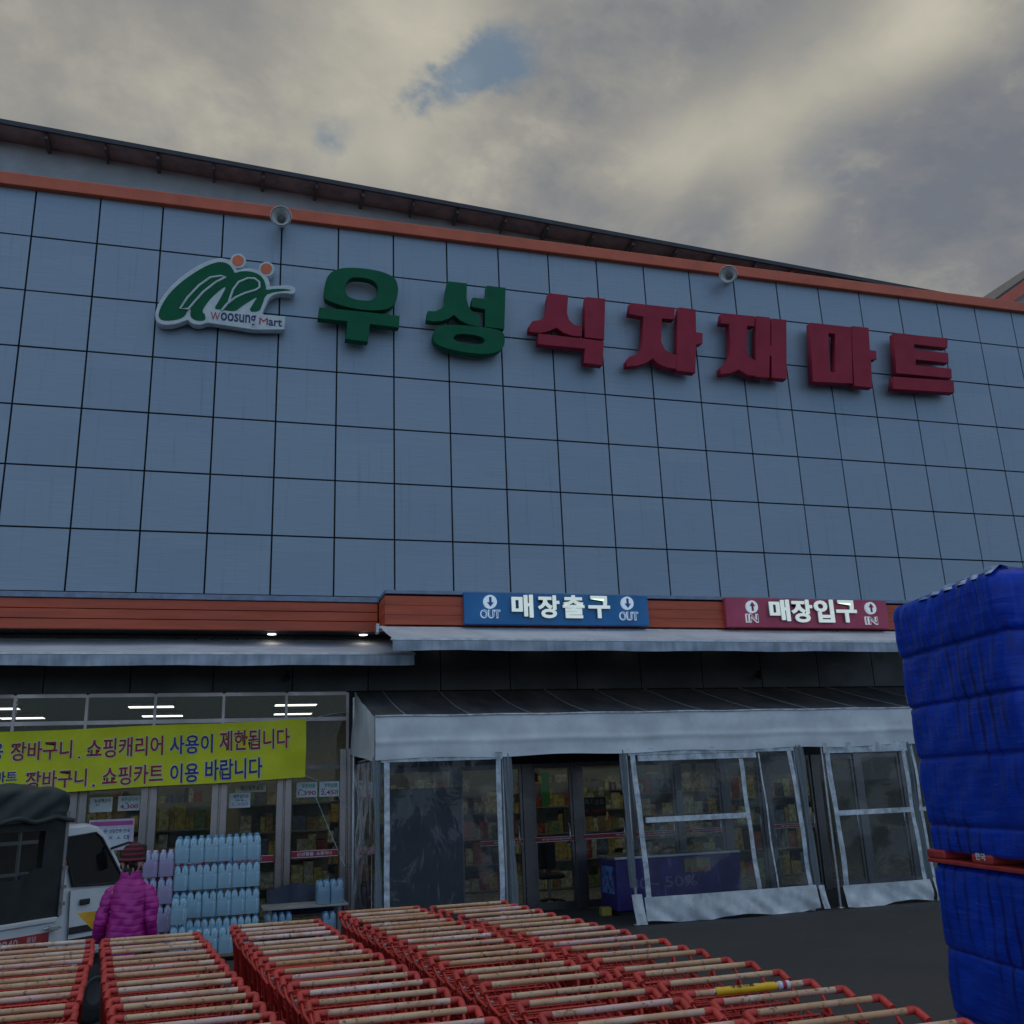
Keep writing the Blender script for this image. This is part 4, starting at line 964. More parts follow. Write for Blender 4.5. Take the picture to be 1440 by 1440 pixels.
# ------------------------------------------------------------------ shopping carts
HW = .635
def cart_meshes():
    D = {}
    h = HW/2
    D['handle'] = (MB().tube([(-h+.03, 0, 0), (h-.03, 0, 0)], .0138, 12).mesh('handle'), m_handle)
    def elbow(sx):
        return MB().tube([(sx*(h-.045), 0, 0), (sx*(h-.008), 0, 0), (sx*(h+.001), -.004, -.002), (sx*(h+.002), -.016, -.006), (sx*(h+.001), -.072, -.028)], .0165, 8).mesh('end_cap')
    D['capL'] = (elbow(-1), m_capred); D['capR'] = (elbow(1), m_capred)
    # frame: side rails, rear uprights, chassis
    mb = MB()
    for s in (-1, 1):
        mb.tube([(s*h, -.06, .977), (s*(h-.010), -.13, .93), (s*(h-.035), -.20, .90)], .0085, 6)
        mb.tube([(s*(h-.012), -.13, .935), (s*(h-.03), -.10, .78), (s*(h-.045), -.085, .45), (s*(h-.05), -.08, .14)], .011, 6)
        mb.tube([(s*(h-.05), -.08, .16), (s*(h-.10), -.80, .14)], .011, 6)
        mb.tube([(s*(h-.045), -.085, .50), (s*(h-.105), -.82, .56)], .008, 5)
    mb.tube([(-(h-.10), -.80, .14), (h-.10, -.80, .14)], .011, 6)
    mb.tube([(-(h-.05), -.10, .16), (h-.05, -.10, .16)], .010, 6)
    D['frame'] = (mb.mesh('frame'), m_cartred)
    # basket wires
    mb = MB(); r = .0042
    yr, yf = -.12, -.86; wr, wf = h-.035, .185; zr_, zf_ = .905, .83; br, bf = .50, .575
    def side(s, t, v):   # t along depth 0 rear..1 front, v 0 bottom..1 top
        y = yr+(yf-yr)*t; wb = (wr-.05)+(wf-.03-(wr-.05))*t; wt = wr+(wf-wr)*t
        return Vector((s*(wb+(wt-wb)*v), y, (br+(bf-br)*t)*(1-v)+(zr_+(zf_-zr_)*t)*v))
    for s in (-1, 1):
        for k in range(17): mb.tube([side(s, k/16, 0), side(s, k/16, 1)], r*.8, 4, False)
        for v in (0, .35, .68): mb.tube([side(s, 0, v), side(s, 1, v)], r, 4, False)
        mb.tube([side(s, 0, 1), side(s, .5, 1), side(s, 1, 1)], .0075, 5, False)
    for k in range(9):
        u = -1+k/4; a = side(1, 1, 0); b = side(1, 1, 1); mb.tube([(a.x*u, a.y, a.z), (b.x*u, b.y, b.z)], r*.8, 4, False)
        a = side(1, 0, 0); mb.tube([(a.x*u, a.y, a.z), (side(1, 1, 0).x*u, yf, bf)], r*.8, 4, False)
    for v in (0, .35, .68): mb.tube([side(-1, 1, v), side(1, 1, v)], r, 4, False)
    mb.tube([side(-1, 1, 1), side(1, 1, 1)], .0075, 5, False)
    for t in (0, .2, .4, .6, .8): mb.tube([side(-1, t, 0), side(1, t, 0)], r, 4, False)
    D['basket'] = (mb.mesh('basket'), m_cartred)
    # rear flap that swings up when nested (lies folded forward under the handle)
    mb = MB(); wf2 = h-.06
    def flap(u, v): return Vector((u*wf2, -.135-.30*v, .895-.10*v))
    for k in range(12): u = -1+2*k/11; mb.tube([flap(u, 0), flap(u, 1)], r*.8, 4, False)
    for v in (0, .33, .66, 1): mb.tube([flap(-1, v), flap(1, v)], r if 0 < v < 1 else .006, 4, False)
    D['rear_flap'] = (mb.mesh('rear_flap'), m_cartred)
    # folded child seat panel
    mb = MB(); 
    for k in range(9): u = -1+k/4; mb.tube([(u*.2, -.20, .88), (u*.2, -.26, .66)], r*.8, 4, False)
    for z, y in ((.88, -.2), (.77, -.23), (.66, -.26)): mb.tube([(-.21, y, z), (.21, y, z)], r, 4, False)
    D['child_seat'] = (mb.mesh('child_seat'), m_cartred)
    D['coin_lock'] = (MB().box(-h+.012, -h+.034, -.085, -.05, .915, .945, .004).mesh('coin_lock'), m_lock)
    def wheel(): return MB().lathe([(.02, -.014), (.055, -.014), (.06, -.008), (.06, .008), (.055, .014), (.02, .014)], 14, (0, 0, 0), 'X').box(-.016, .016, -.012, .012, .0, .085).mesh('wheel')
    D['wheel'] = (wheel(), m_wheel)
    for k, (me, mt) in D.items(): me.materials.clear(); me.materials.append(mt)
    return D
CM = cart_meshes()
def part(name, me, parent, loc=(0, 0, 0)):
    o = bpy.data.objects.new(name, me); COL.objects.link(o); o.parent = parent; o.location = loc; return o
def make_cart():
    t = thing('shopping_cart', 'x', 'shopping cart')
    hd = part('handle', CM['handle'][0], t, (0, 0, 1.0))
    part('end_cap', CM['capL'][0], hd); part('end_cap', CM['capR'][0], hd)
    part('frame', CM['frame'][0], t); part('basket', CM['basket'][0], t); part('rear_flap', CM['rear_flap'][0], t)
    part('child_seat', CM['child_seat'][0], t); part('coin_lock', CM['coin_lock'][0], t)
    for x, y in ((-.26, -.10), (.26, -.10), (-.21, -.78), (.21, -.78)): part('wheel', CM['wheel'][0], t, (x, y, .062))
    return t
proto = make_cart()
def dup(root):
    r = root.copy(); COL.objects.link(r)
    for ch in list(root.children):
        c = ch.copy(); COL.objects.link(c); c.parent = r
        for gch in ch.children:
            d = gch.copy(); COL.objects.link(d); d.parent = c
    return r
PITCH_C = .2325; SLOPES = (-.085, -.122, -.100, -.082, -.080)
rows = [  # x of the handle centre at y0, y0 (store end), name, bend
    (2.25, -7.76, 'leftmost row', 'carts nested in the leftmost row'),
    (2.935, -7.72, 'second row from left', 'carts nested in the second row from left'),
    (3.80, -7.57, 'middle row', 'carts nested in the middle row'),
    (4.645, -7.14, 'second row from right', 'carts nested in the second row from right'),
    (5.375, -7.24, 'rightmost row', 'carts nested in the rightmost row')]
used = False
rj = random.Random(11)
carts = {}
for ri, (x0, y0, nm, grp) in enumerate(rows):
    n = int((12.75+y0)/PITCH_C)+1
    for k in range(n):
        y = y0-k*PITCH_C+rj.uniform(-.018, .018)
        x = x0+(y-y0)*SLOPES[ri]+.02*math.sin(k*.5+ri)*.4+rj.uniform(-.006, .006)+(-.006*(k*PITCH_C-2.3)**2+.03 if ri == 4 else 0)
        c = proto if not used else dup(proto); used = True
        c.location = (x, y, rj.uniform(-.006, .006)); c.rotation_euler = (0, 0, rj.uniform(-.018, .018))
        pos = 'red shopping cart, %s from the store end of the %s' % (ORD[k], nm)
        c['label'] = pos; c['group'] = grp; carts[(ri, k)] = c
# one cart of the rightmost row has a yellow sleeve and a small red-white sticker on its handle
tgt = PZ(1015, 1386, 1.0)
key = min((k for k in carts if k[0] == 4), key=lambda k: abs(carts[k].location.y-tgt.y))
yc = carts[key]; yc['label'] = 'red shopping cart with a yellow sleeve on its handle'
yh = [c for c in yc.children if c.name.startswith('handle')][0]
ysl = link('yellow_sleeve', MB().tube([(-.17+.3*i/16, 0, 0) for i in range(17)], .0185, 12, True, False, [.0185+.0012*math.sin(i*1.9) for i in range(17)]).mesh(), M('yellow plastic sleeve', (.80, .50, .02), .4, var=.1, vs=12), yh, False)
yst = link('round_sticker', MB().tube([(.145, 0, 0), (.20, 0, 0)], .0182, 12).mesh(), m_paper, yh, False)
link('sticker_print', MB().tube([(.162, 0, 0), (.182, 0, 0)], .0186, 12).mesh(), m_inkred, yst, False)
m_ = text_mesh('우성마트', (-.10, .02, -.008, .008), 0, .001, .02); m_.transform(Matrix.Translation((0, -.010, .0165)) @ Matrix.Rotation(rad(-60), 4, 'X'))
link('sleeve_lettering', m_, m_ink, ysl, False)

# ------------------------------------------------------------------ wrapped pallets at the right
FAZ = rad(11.5)
FA = Vector((-math.sin(FAZ), -math.cos(FAZ), 0)); FB = Vector((math.cos(FAZ), -math.sin(FAZ), 0))
def wrap_mat():
    m = bpy.data.materials.new('blue stretch film'); m.use_nodes = True; t = NT(m.node_tree)
    p = t.new('ShaderNodeBsdfPrincipled'); out = t.new('ShaderNodeOutputMaterial'); t.l.new(p.outputs[0], out.inputs[0])
    co = t.new('ShaderNodeTexCoord').outputs['Object']
    mp = t.new('ShaderNodeMapping'); t.put(mp.inputs[0], co); mp.inputs['Scale'].default_value = (1.5, 1.5, 16); mp.inputs['Rotation'].default_value = (.03, .05, 0)
    n = t.noise(mp.outputs[0], 3.2, 7, .65, .3); n2 = t.noise(co, 3., 4, .5)
    mp2 = t.new('ShaderNodeMapping'); t.put(mp2.inputs[0], co); mp2.inputs['Scale'].default_value = (14, 14, 60)
    n3 = t.noise(mp2.outputs[0], 1.5, 5, .6)
    c = t.mix(t.maprange(n, .35, .7), (.0008, .040, .48), (.0012, .062, .66))
    c = t.mix(t.maprange(n2, .35, .65, 0., .35), c, (.002, .026, .30))
    c = t.mix(t.maprange(n3, .62, .78, 0., .12), c, (.04, .15, .72))
    # dark gaps between the packs show through the film
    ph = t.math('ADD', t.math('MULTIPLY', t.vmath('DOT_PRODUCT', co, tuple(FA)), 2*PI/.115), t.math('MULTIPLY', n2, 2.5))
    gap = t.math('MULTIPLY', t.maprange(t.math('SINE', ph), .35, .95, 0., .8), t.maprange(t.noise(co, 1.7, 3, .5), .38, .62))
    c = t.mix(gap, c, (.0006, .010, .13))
    t.put(p.inputs['Base Color'], c); t.put(p.inputs['Roughness'], t.maprange(n, .3, .7, .14, .28))
    p.inputs['Specular IOR Level'].default_value = .30
    b = t.new('ShaderNodeBump'); b.inputs['Strength'].default_value = .35; b.inputs['Distance'].default_value = .008
    t.put(b.inputs['Height'], t.math('ADD', n, t.math('MULTIPLY', n3, .5))); t.l.new(b.outputs[0], p.inputs['Normal'])
    return m
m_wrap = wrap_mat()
FC = Vector((7.50, -10.30, 0)); LA, LB = 1.16, 1.05
def wrapped(name, label, z0, z1, ncol, layers, seed, taper=0., ridge_amp=.012):
    """stack of packs swathed in film: local x along the left face towards the street, y across"""
    rr = random.Random(seed); per = 2*(LA+LB)
    off = [[rr.uniform(-.012, .012) for _ in range(80)] for _ in range(len(layers)+1)]
    cuts = [0]+layers+[1.]
    def prof(u, v):
        s = u*per; e = .05
        if s < LA: a, b, na, nb = s, 0, 0, -1
        elif s < LA+LB: a, b, na, nb = LA, s-LA, 1, 0
        elif s < 2*LA+LB: a, b, na, nb = LA-(s-LA-LB), LB, 0, 1
        else: a, b, na, nb = 0, LB-(s-2*LA-LB), -1, 0
        cx, cy = LA/2, LB/2
        k = .93+.07*min(1, min(abs(v-0)/.02+.3, 1))
        z = z0+(z1-z0)*v
        # which layer
        li = 0
        while li < len(cuts)-2 and v > cuts[li+1]: li += 1
        lv = (v-cuts[li])/(cuts[li+1]-cuts[li])
        bulge = .012*(1-(2*lv-1)**14)+(.008*(1-lv))
        cw = per/ncol; cu = (s/cw) % 1
        ridge = ridge_amp*(1.0 if li == len(cuts)-2 else .3)*(1-abs(2*cu-1)**5)*min(1, lv*3)*min(1, (1-lv)*4)
        d = bulge+ridge+.004*math.sin(s*7+z*11)+.003*math.sin(s*19-z*23)+.0005*math.sin(z*95+s*3+2*math.sin(s*5))
        d += -.02*math.exp(-((v-1)/.02)**2) + taper*(v-.5) -.012*math.exp(-((v-cuts[li])/.006)**2)*(1 if li else 0)
        # round the corners
        def rc(a, L): return a
        A = a+na*d; B = b+nb*d
        for (ca, cb, sa, sb) in ((0, 0, -1, -1), (LA, 0, 1, -1), (LA, LB, 1, 1), (0, LB, -1, 1)):
            dd = math.hypot(a-ca, b-cb)
            if dd < e: A -= sa*(e-dd)*.22; B -= sb*(e-dd)*.22
        return FC+FA*A+FB*B+Vector((0, 0, z))
    nu, nv = 420, 130
    t = thing(name, label, 'wrapped pallet', tuple(FC+FA*LA/2+FB*LB/2+Vector((0, 0, z0))))
    mb = MB().grid(nu, nv, prof, True, True)
    # domed top cap
    def cap(u, v):
        p = prof(u, 1.); c = FC+FA*LA/2+FB*LB/2+Vector((0, 0, z1)); q = p.lerp(c, v)
        q.z = z1+.035*(1-(1-v)**3)+.016*math.sin(q.x*27+2*math.sin(q.y*9))*math.sin(q.y*19)*min(1, v*5); return q
    mb.grid(nu, 22, cap, True, True)
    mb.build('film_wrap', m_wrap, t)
    return t
up = wrapped('wrapped_stack', 'upper load of goods swathed in blue stretch film, standing on the red plastic pallet', 1.452, 2.935, 40, [.10, .36, .565, .775], 4, .03, .016)
lo = wrapped('wrapped_stack', 'lower load of goods swathed in blue stretch film, under the red plastic pallet', .15, 1.385, 9, [.34, .62], 9, -.02, .006)
# loose crumpled film bunched along the upper load's top edge
m_loose = M('crumpled film with painted sheen', (.01, .10, .52), .2, var=.5, vs=16, tint=(.30, .42, .66), stretch=(1, 1, 3), bump=.5, bs=30, spec=.6)  # pale tint paints the sky's sheen into the film colour
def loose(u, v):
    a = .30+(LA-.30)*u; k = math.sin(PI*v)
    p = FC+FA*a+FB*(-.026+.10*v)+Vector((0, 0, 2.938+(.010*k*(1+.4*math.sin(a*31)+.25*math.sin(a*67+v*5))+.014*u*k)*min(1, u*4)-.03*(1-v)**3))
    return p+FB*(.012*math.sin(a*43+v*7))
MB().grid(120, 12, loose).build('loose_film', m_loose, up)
def plastic_pallet(label, z0, h=.10, inset=0.0):
    t = thing('plastic_pallet', label, 'pallet', tuple(FC+FA*LA/2+FB*LB/2+Vector((0, 0, z0))), math.atan2(FA.y, FA.x), 'red plastic pallets')
    m_r = M('red pallet plastic', (.40, .045, .045), .4, var=.2, vs=6, bump=.1)
    la, lb = LA/2+.02, LB/2+.02
    mb = MB().box(-la, la, -lb, lb, .0, .024, .006)
    mb.build('bottom_deck', m_r, t, False)
    mb = MB().box(-la+.05, la-.05, -lb+.05, lb-.05, h-.022, h, .005)
    for cx in (-la+.10, 0, la-.10):
        for cy in (-lb+.10, 0, lb-.10):
            b = MB().box(cx-.10, cx+.10, cy-.098, cy+.098, .0245, h-.023, .012)
            o = b.build('block', m_r, t, False)
            if cx == 0 and abs(cy) > .1:
                sgn = 1 if cy > 0 else -1
                tm = text_mesh('한국', (-.05, .05, .045, .082), 0, .002, .02)
                tm.transform(Matrix.Translation((0, sgn*(lb+.0005), 0)) @ Matrix.Rotation(PI if sgn > 0 else 0, 4, 'Z'))
                link('embossed_mark', tm, m_paper, o, False)
    mb.build('top_deck', m_r, t, False)
    return t
plastic_pallet('red plastic pallet between the two blue wrapped loads', 1.387, .097)
plastic_pallet('red plastic pallet on the ground under the lower blue load', .004, .143)

# ------------------------------------------------------------------ small truck
TAZ = rad(42)
TO = Vector((2.045, -5.50, 0))
tr = thing('small_truck', 'small white pickup truck with dark green tarpaulin cover and red plate board', 'truck', tuple(TO), math.atan2(math.cos(TAZ), math.sin(TAZ)))
# local: x forward, y to the truck's left, near (right) side at y=0
m_tw = M('white truck paint', (.62, .67, .70), .35, var=.06, vs=3, coat=.4, grime=.1)
m_tglass = M('dark truck glass', (.006, .007, .008), .10, spec=.18)
m_trim = M('black truck trim', (.02, .021, .023), .5)
m_tarp = M('dark green tarpaulin', (.040, .052, .052), .7, var=.2, vs=3, bump=.4, bs=9)
m_tarpd = M('black green side flap', (.018, .023, .023), .7, var=.25, vs=4, bump=.4, bs=9)
W_T = 1.40
prof = [(-.04, .42), (-.04, 1.55), (-.01, 1.68), (.08, 1.735), (.32, 1.745), (.46, 1.71), (.56, 1.62), (.76, 1.27), (.86, 1.12), (.93, .92), (.94, .50), (.86, .36), (.74, .34), (.68, .50), (.56, .60), (.40, .60), (.28, .50), (.22, .36)]
bm = bmesh.new()
vs = [bm.verts.new((x, 0, z)) for x, z in prof]; f = bm.faces.new(vs)
ex = bmesh.ops.extrude_face_region(bm, geom=[f]); 
for v in [e for e in ex['geom'] if isinstance(e, bmesh.types.BMVert)]: v.co.y = W_T
for v in bm.verts:       # tumblehome: the glasshouse leans inwards
    if v.co.z > 1.0: v.co.y += (.10 if v.co.y < .5 else -.10)*(v.co.z-1.0)/.75
bmesh.ops.recalc_face_normals(bm, faces=bm.faces[:])
bmesh.ops.bevel(bm, geom=[e for e in bm.edges if abs(e.verts[0].co.y-e.verts[1].co.y) < .05], offset=.03, segments=3, affect='EDGES')
me = bpy.data.meshes.new('cab'); bm.to_mesh(me); bm.free()
cab = link('cab', me, m_tw, tr, False)
def on_side(z, d=.0): return (.10*(z-1.0)/.75 if z > 1.0 else 0)-d
def side_panel(pts, d0, d1, n_=None):
    n = len(pts); v = [(x, on_side(z, d0), z) for x, z in pts]+[(x, on_side(z, d1), z) for x, z in pts]
    return MB().add(v, [list(range(n)), list(range(2*n-1, n-1, -1))]+[(i, i+n, (i+1) % n+n, (i+1) % n) for i in range(n)])
door = side_panel([(.11, .58), (.11, 1.165), (.22, 1.17), (.72, 1.15), (.80, 1.10), (.84, .60), (.74, .57), (.66, .62), (.42, .66), (.27, .64)], .006, -.01).build('door', m_tw, tr, False)
side_panel([(.13, 1.205), (.035, 1.63), (.40, 1.655), (.47, 1.60), (.68, 1.27), (.72, 1.185), (.45, 1.19)], .008, -.01).build('side_window', m_tglass, tr, False)
fr = [(.13, 1.205), (.035, 1.63), (.40, 1.655), (.47, 1.60), (.68, 1.27), (.72, 1.185), (.45, 1.19)]
MB().tube([(x, on_side(z, .010), z) for x, z in fr], .012, 6, False, True).build('window_seal', m_trim, tr, False)
MB().box(.20, .31, -.014, -.004, 1.035, 1.085, .01).build('door_handle', m_trim, door, False)
side_panel([(.102, .58), (.102, 1.165), (.108, 1.165), (.108, .58)], .009, .005).build('door_gap', m_trim, door, False)
side_panel([(.11, .86), (.88, .86), (.88, .80), (.11, .80)], .009, .004).build('side_moulding', m_trim, tr, False)
side_panel([(.11, .76), (.88, .76), (.88, .72), (.11, .72)], .009, .004).build('side_moulding', m_trim, tr, False)
MB().lathe([(0, -.018), (.022, -.016), (.026, -.006), (.026, .0)], 12, (.045, on_side(1.41), 1.41), 'Y').build('side_lamp', M('amber lamp', (.35, .10, .03), .3), tr, False)
mm = MB().tube([(.58, .06, 1.50), (.64, -.10, 1.55), (.70, -.19, 1.53)], .012, 8)
mi = mm.build('mirror_arm', m_trim, tr, False)
MB().box(.68, .72, -.27, -.15, 1.36, 1.53, .018).build('mirror', m_trim, mi, False)
# windscreen
MB().add([(.575, .16, 1.605), (.575, W_T-.16, 1.605), (.765, W_T-.09, 1.275), (.765, .09, 1.275), (.588, .16, 1.612), (.588, W_T-.16, 1.612), (.778, W_T-.09, 1.282), (.778, .09, 1.282)],
         [(0, 1, 2, 3), (7, 6, 5, 4), (0, 4, 5, 1), (1, 5, 6, 2), (2, 6, 7, 3), (3, 7, 4, 0)]).build('windscreen', m_tglass, tr, False)
MB().box(.91, .98, .03, W_T-.03, .36, .50, .02).build('bumper', m_trim, tr, False)
for yy in (.18, W_T-.18): MB().lathe([(0, .955), (.07, .95), (.08, .92)], 16, (0, yy, .74), 'X').build('headlight', m_alu, tr, False)
def wheel(x, y):
    wv = MB().lathe([(.10, -.075), (.225, -.075), (.255, -.055), (.255, .055), (.225, .075), (.10, .075)], 24, (x, y, .255), 'Y').build('wheel', m_rubber, tr, False)
    MB().lathe([(0, -.06), (.08, -.065), (.15, -.078), (.155, -.05)], 18, (x, y, .255), 'Y').lathe([(0, .06), (.08, .065), (.15, .078), (.155, .05)], 18, (x, y, .255), 'Y').build('rim', m_wheel, wv, False)
for x in (.48, -1.35):
    for y in (.09, W_T-.09): wheel(x, y)
# chassis and bed
MB().box(-2.15, .3, .3, .42, .38, .5).box(-2.15, .3, W_T-.42, W_T-.3, .38, .5).build('chassis', m_trim, tr, False)
BX0, BX1 = -2.2, -.06
bed = MB().box(BX0, BX1, .02, W_T-.02, .60, .66, .005).build('bed', m_tw, tr, False)
for (y0, y1) in ((-.02, .02), (W_T-.02, W_T+.02)):
    s = MB().box(BX0, BX1, y0, y1, .60, .925, .006).build('drop_side', m_tw, bed, False)
    MB().box(BX0, BX1+.01, y0-.018, y1+.018, .928, .972, .01).build('rail', m_tw, s, False)
    if y0 < 0:
        bd = MB().box(BX0+.25, BX1-.06, y0-.010, y0-.001, .70, .855, .003).build('plate_board', M('red plate board', (.34, .03, .035), .5, var=.25, vs=5, grime=.4), s, False)
        for tx, a, b, z0, z1 in (('8940', -.63, -.43, .765, .84), ('용달', -.345, -.25, .795, .84)):
            tm = text_mesh(tx, (a, b, z0, z1), y0-.013, .003, .01); link('lettering', tm, M('faded white paint', (.50, .42, .42), .6), bd, False)
        MB().box(-.15, -.05, y0-.05, y0-.018, .865, .91, .008).tube([(-.2, y0-.03, .885), (-.1, y0-.035, .90), (-.02, y0-.03, .88)], .009, 6).build('latch', m_alu, s, False)
MB().box(BX0-.03, BX0, .0, W_T, .58, .95, .006).build('tailgate', m_tw, bed, False)
MB().box(BX1-.02, BX1+.02, .05, W_T-.05, .66, 1.0, .006).build('front_panel', m_tw, bed, False)
# tarpaulin cover on hoops
for x in (BX0+.03, (BX0+BX1)/2, BX1-.01):
    MB().tube([(x, .02, .93), (x, .02, 1.95), (x, .10, 2.05), (x, W_T/2, 2.10), (x, W_T-.1, 2.05), (x, W_T-.02, 1.95), (x, W_T-.02, .93)], .016, 8).build('hoop', m_rib, tr, False)
def tarp(u, v):
    x = BX0-.06+(BX1-BX0+.14)*u; s = -1+2*v
    # section: side drop, rounded shoulder, slightly crowned roof
    a = abs(s); yh = W_T/2+.04
    if a > .72: k = (a-.72)/.28; y = yh+.012*math.sin(x*11)*k; z = 2.02-.24*k
    elif a > .55: k = (a-.55)/.17; y = yh-.16*(1-math.sin(k*PI/2)); z = 2.085-.065*(1-math.cos(k*PI/2))
    else: y = (yh-.16)*a/.55; z = 2.115-.03*(a/.55)**2
    e = max(0, (u-.93)/.07)
    z -= .10*e*e; y = (W_T/2+.04 if a > .72 else y)-(.05*e*e if a > .55 else 0)
    wr = .014*math.sin(x*9+a*13)+.010*math.sin(x*21+a*31)
    return (x, W_T/2+math.copysign(y+(wr if a > .6 else 0), s), z+(wr*.6 if a < .72 else 0)-.012*math.sin(x*7.0+1))
MB().grid(70, 61, tarp).build('tarpaulin_roof', m_tarp, tr, False)
MB().tube([(BX0-.06+(BX1-BX0+.13)*i/40, -.055-.01*math.sin(i*1.3), 1.80+.018*math.sin(i*.9)) for i in range(41)], .022, 7).build('rolled_hem', m_tarp, tr, False)
def flap(u, v):
    x = BX0+(BX1-BX0+.05)*u; z = .965+(1.86-.965)*v
    return (x, -.012+.014*math.sin(x*7+z*3)+.008*math.sin(x*17), z)
fl = MB()
nx_, ny_ = 60, 24
vs_ = [flap(i/(nx_-1), j/(ny_-1)) for j in range(ny_) for i in range(nx_)]
fs_ = []
for j in range(ny_-1):
    for i in range(nx_-1):
        x = BX0+(BX1-BX0+.05)*(i+.5)/(nx_-1); z = .965+(.895)*(j+.5)/(ny_-1)
        hole_ = -1.45 < x < -.25 and 1.30+.10*max(0, (x+.55)/.30) < z < 1.69
        if not hole_: fs_.append((j*nx_+i, j*nx_+i+1, (j+1)*nx_+i+1, (j+1)*nx_+i))
fl.add(vs_, fs_, True); fl.build('side_flap', m_tarpd, tr, False)
MB().grid(14, 8, lambda u, v: (-1.48+1.2*u, .012, 1.26+.46*v)).build('vinyl_window', m_glass, tr, False)
MB().box(-1.5, -.28, .018, .04, 1.345, 1.37).box(-.47, -.45, .016, .042, 1.26, 1.70).box(-1.5, -.28, .018, .04, 1.60, 1.63).build('window_bar', M('grey bar', (.12, .125, .13), .5), tr, False)
MB().grid(40, 14, lambda u, v: (BX0+.04*math.sin(v*8), .04+(W_T-.08)*u, .95+1.05*v)).build('rear_flap', m_tarpd, tr, False)
MB().grid(40, 14, lambda u, v: (BX1-.03, .04+(W_T-.08)*u, .98+1.02*v)).build('front_flap', m_tarpd, tr, False)
mb = MB().tube([(-.03, -.03, .98), (-.03, -.03, 1.86)], .017, 8)
for z in (1.06, 1.20, 1.36): mb.box(-.05, .0, -.055, -.03, z, z+.03)
mb.build('corner_post', m_rib, tr, False)

# ------------------------------------------------------------------ woman
def skin_obj(name, joints, bones, mat, parent, sub=2, root=0):
    me = bpy.data.meshes.new(name); me.from_pydata([j[0] for j in joints], bones, [])
    o = bpy.data.objects.new(name, me); COL.objects.link(o)
    o.modifiers.new('skin', 'SKIN')
    for i, j in enumerate(joints):
        rr = j[1] if hasattr(j[1], '__len__') else (j[1], j[1])
        me.skin_vertices[0].data[i].radius = rr
    for v in me.skin_vertices[0].data: v.use_root = False
    me.skin_vertices[0].data[root].use_root = True
    s = o.modifiers.new('sub', 'SUBSURF'); s.levels = sub; s.render_levels = sub
    m2 = evaluated(o)
    for p in m2.polygons: p.use_smooth = True
    return link(name, m2, mat, parent, False)
wq = PY(184, 1240, -6.9)
wm = thing('person', 'person from behind in magenta quilted jacket and dark red knit hat, holding yellow folder', 'person', (wq.x, -6.9, 0), rad(-8))
m_skin = M('skin', (.45, .26, .18), .5, var=.08)
J = []; Bn = []
def j(p, r, par=None):
    J.append((p, r)); i = len(J)-1
    if par is not None: Bn.append((par, i))
    return i
pel = j((0, 0, .86), (.13, .10)); sp = j((0, 0, 1.02), (.125, .09), pel); ch = j((0, -.01, 1.18), (.14, .09), sp); nb = j((0, -.005, 1.30), (.07, .06), ch); nk = j((0, .0, 1.36), .05, nb)
hd = j((0, .02, 1.43), (.068, .075), nk); ht = j((0, .015, 1.51), (.072, .085), hd); j((0, .01, 1.555), (.04, .05), ht)
ns = j((0, .105, 1.455), .013, hd)
for s in (-1, 1):
    j((s*.078, .0, 1.46), (.012, .018), hd)
    shd = j((s*.145, -.005, 1.255), .048, ch); el = j((s*(.174 if s > 0 else .195), -.03, 1.02), .037, shd)
    wr = j((s*(.182 if s > 0 else .222), .07 if s > 0 else .115, .83 if s > 0 else .89), .024, el)
    pm = j((s*(.180 if s > 0 else .220), .10 if s > 0 else .165, .765 if s > 0 else .86), (.030, .016), wr)
    base = J[pm][0]; d = Vector((0, .25, -.97)) if s > 0 else Vector((-.35, .75, -.5)).normalized()
    for k, ln in enumerate((.062, .07, .066, .052)):
        o1 = Vector(base)+Vector((0, (k-1.5)*.019, -.02)); a1 = j(tuple(o1+d*.022), .0095, pm); a2 = j(tuple(o1+d*ln*.75+Vector((-s*.006, 0, 0))), .0085, a1); j(tuple(o1+d*ln*1.2+Vector((-s*.02, 0, 0))), .007, a2)
    t1 = j((base[0]-s*.02, base[1]+.035, base[2]+.03), .011, wr); j((base[0]-s*.028, base[1]+.055, base[2]-.012), .009, t1)
    hp = j((s*.08, 0, .80), .082, pel); kn = j((s*.09, .02+(.03*s), .46), .055, hp); an = j((s*.09, -.02+.04*s, .09), .038, kn); j((s*.10, .12+.04*s, .035), (.038, .025), an)
body = skin_obj('body', J, Bn, m_skin, wm)
for s in (-1, 1):
    MB().lathe([(0, -.011), (.008, -.007), (.011, 0), (.008, .007), (0, .011)], 10, (s*.030, .088, 1.478)).build('eye', M('eye', (.03, .02, .02), .2), body, False)
MB().tube([(-.022, .093, 1.412), (0, .099, 1.410), (.022, .093, 1.412)], .005, 6).build('mouth', M('lip', (.30, .10, .09), .5), body, False)
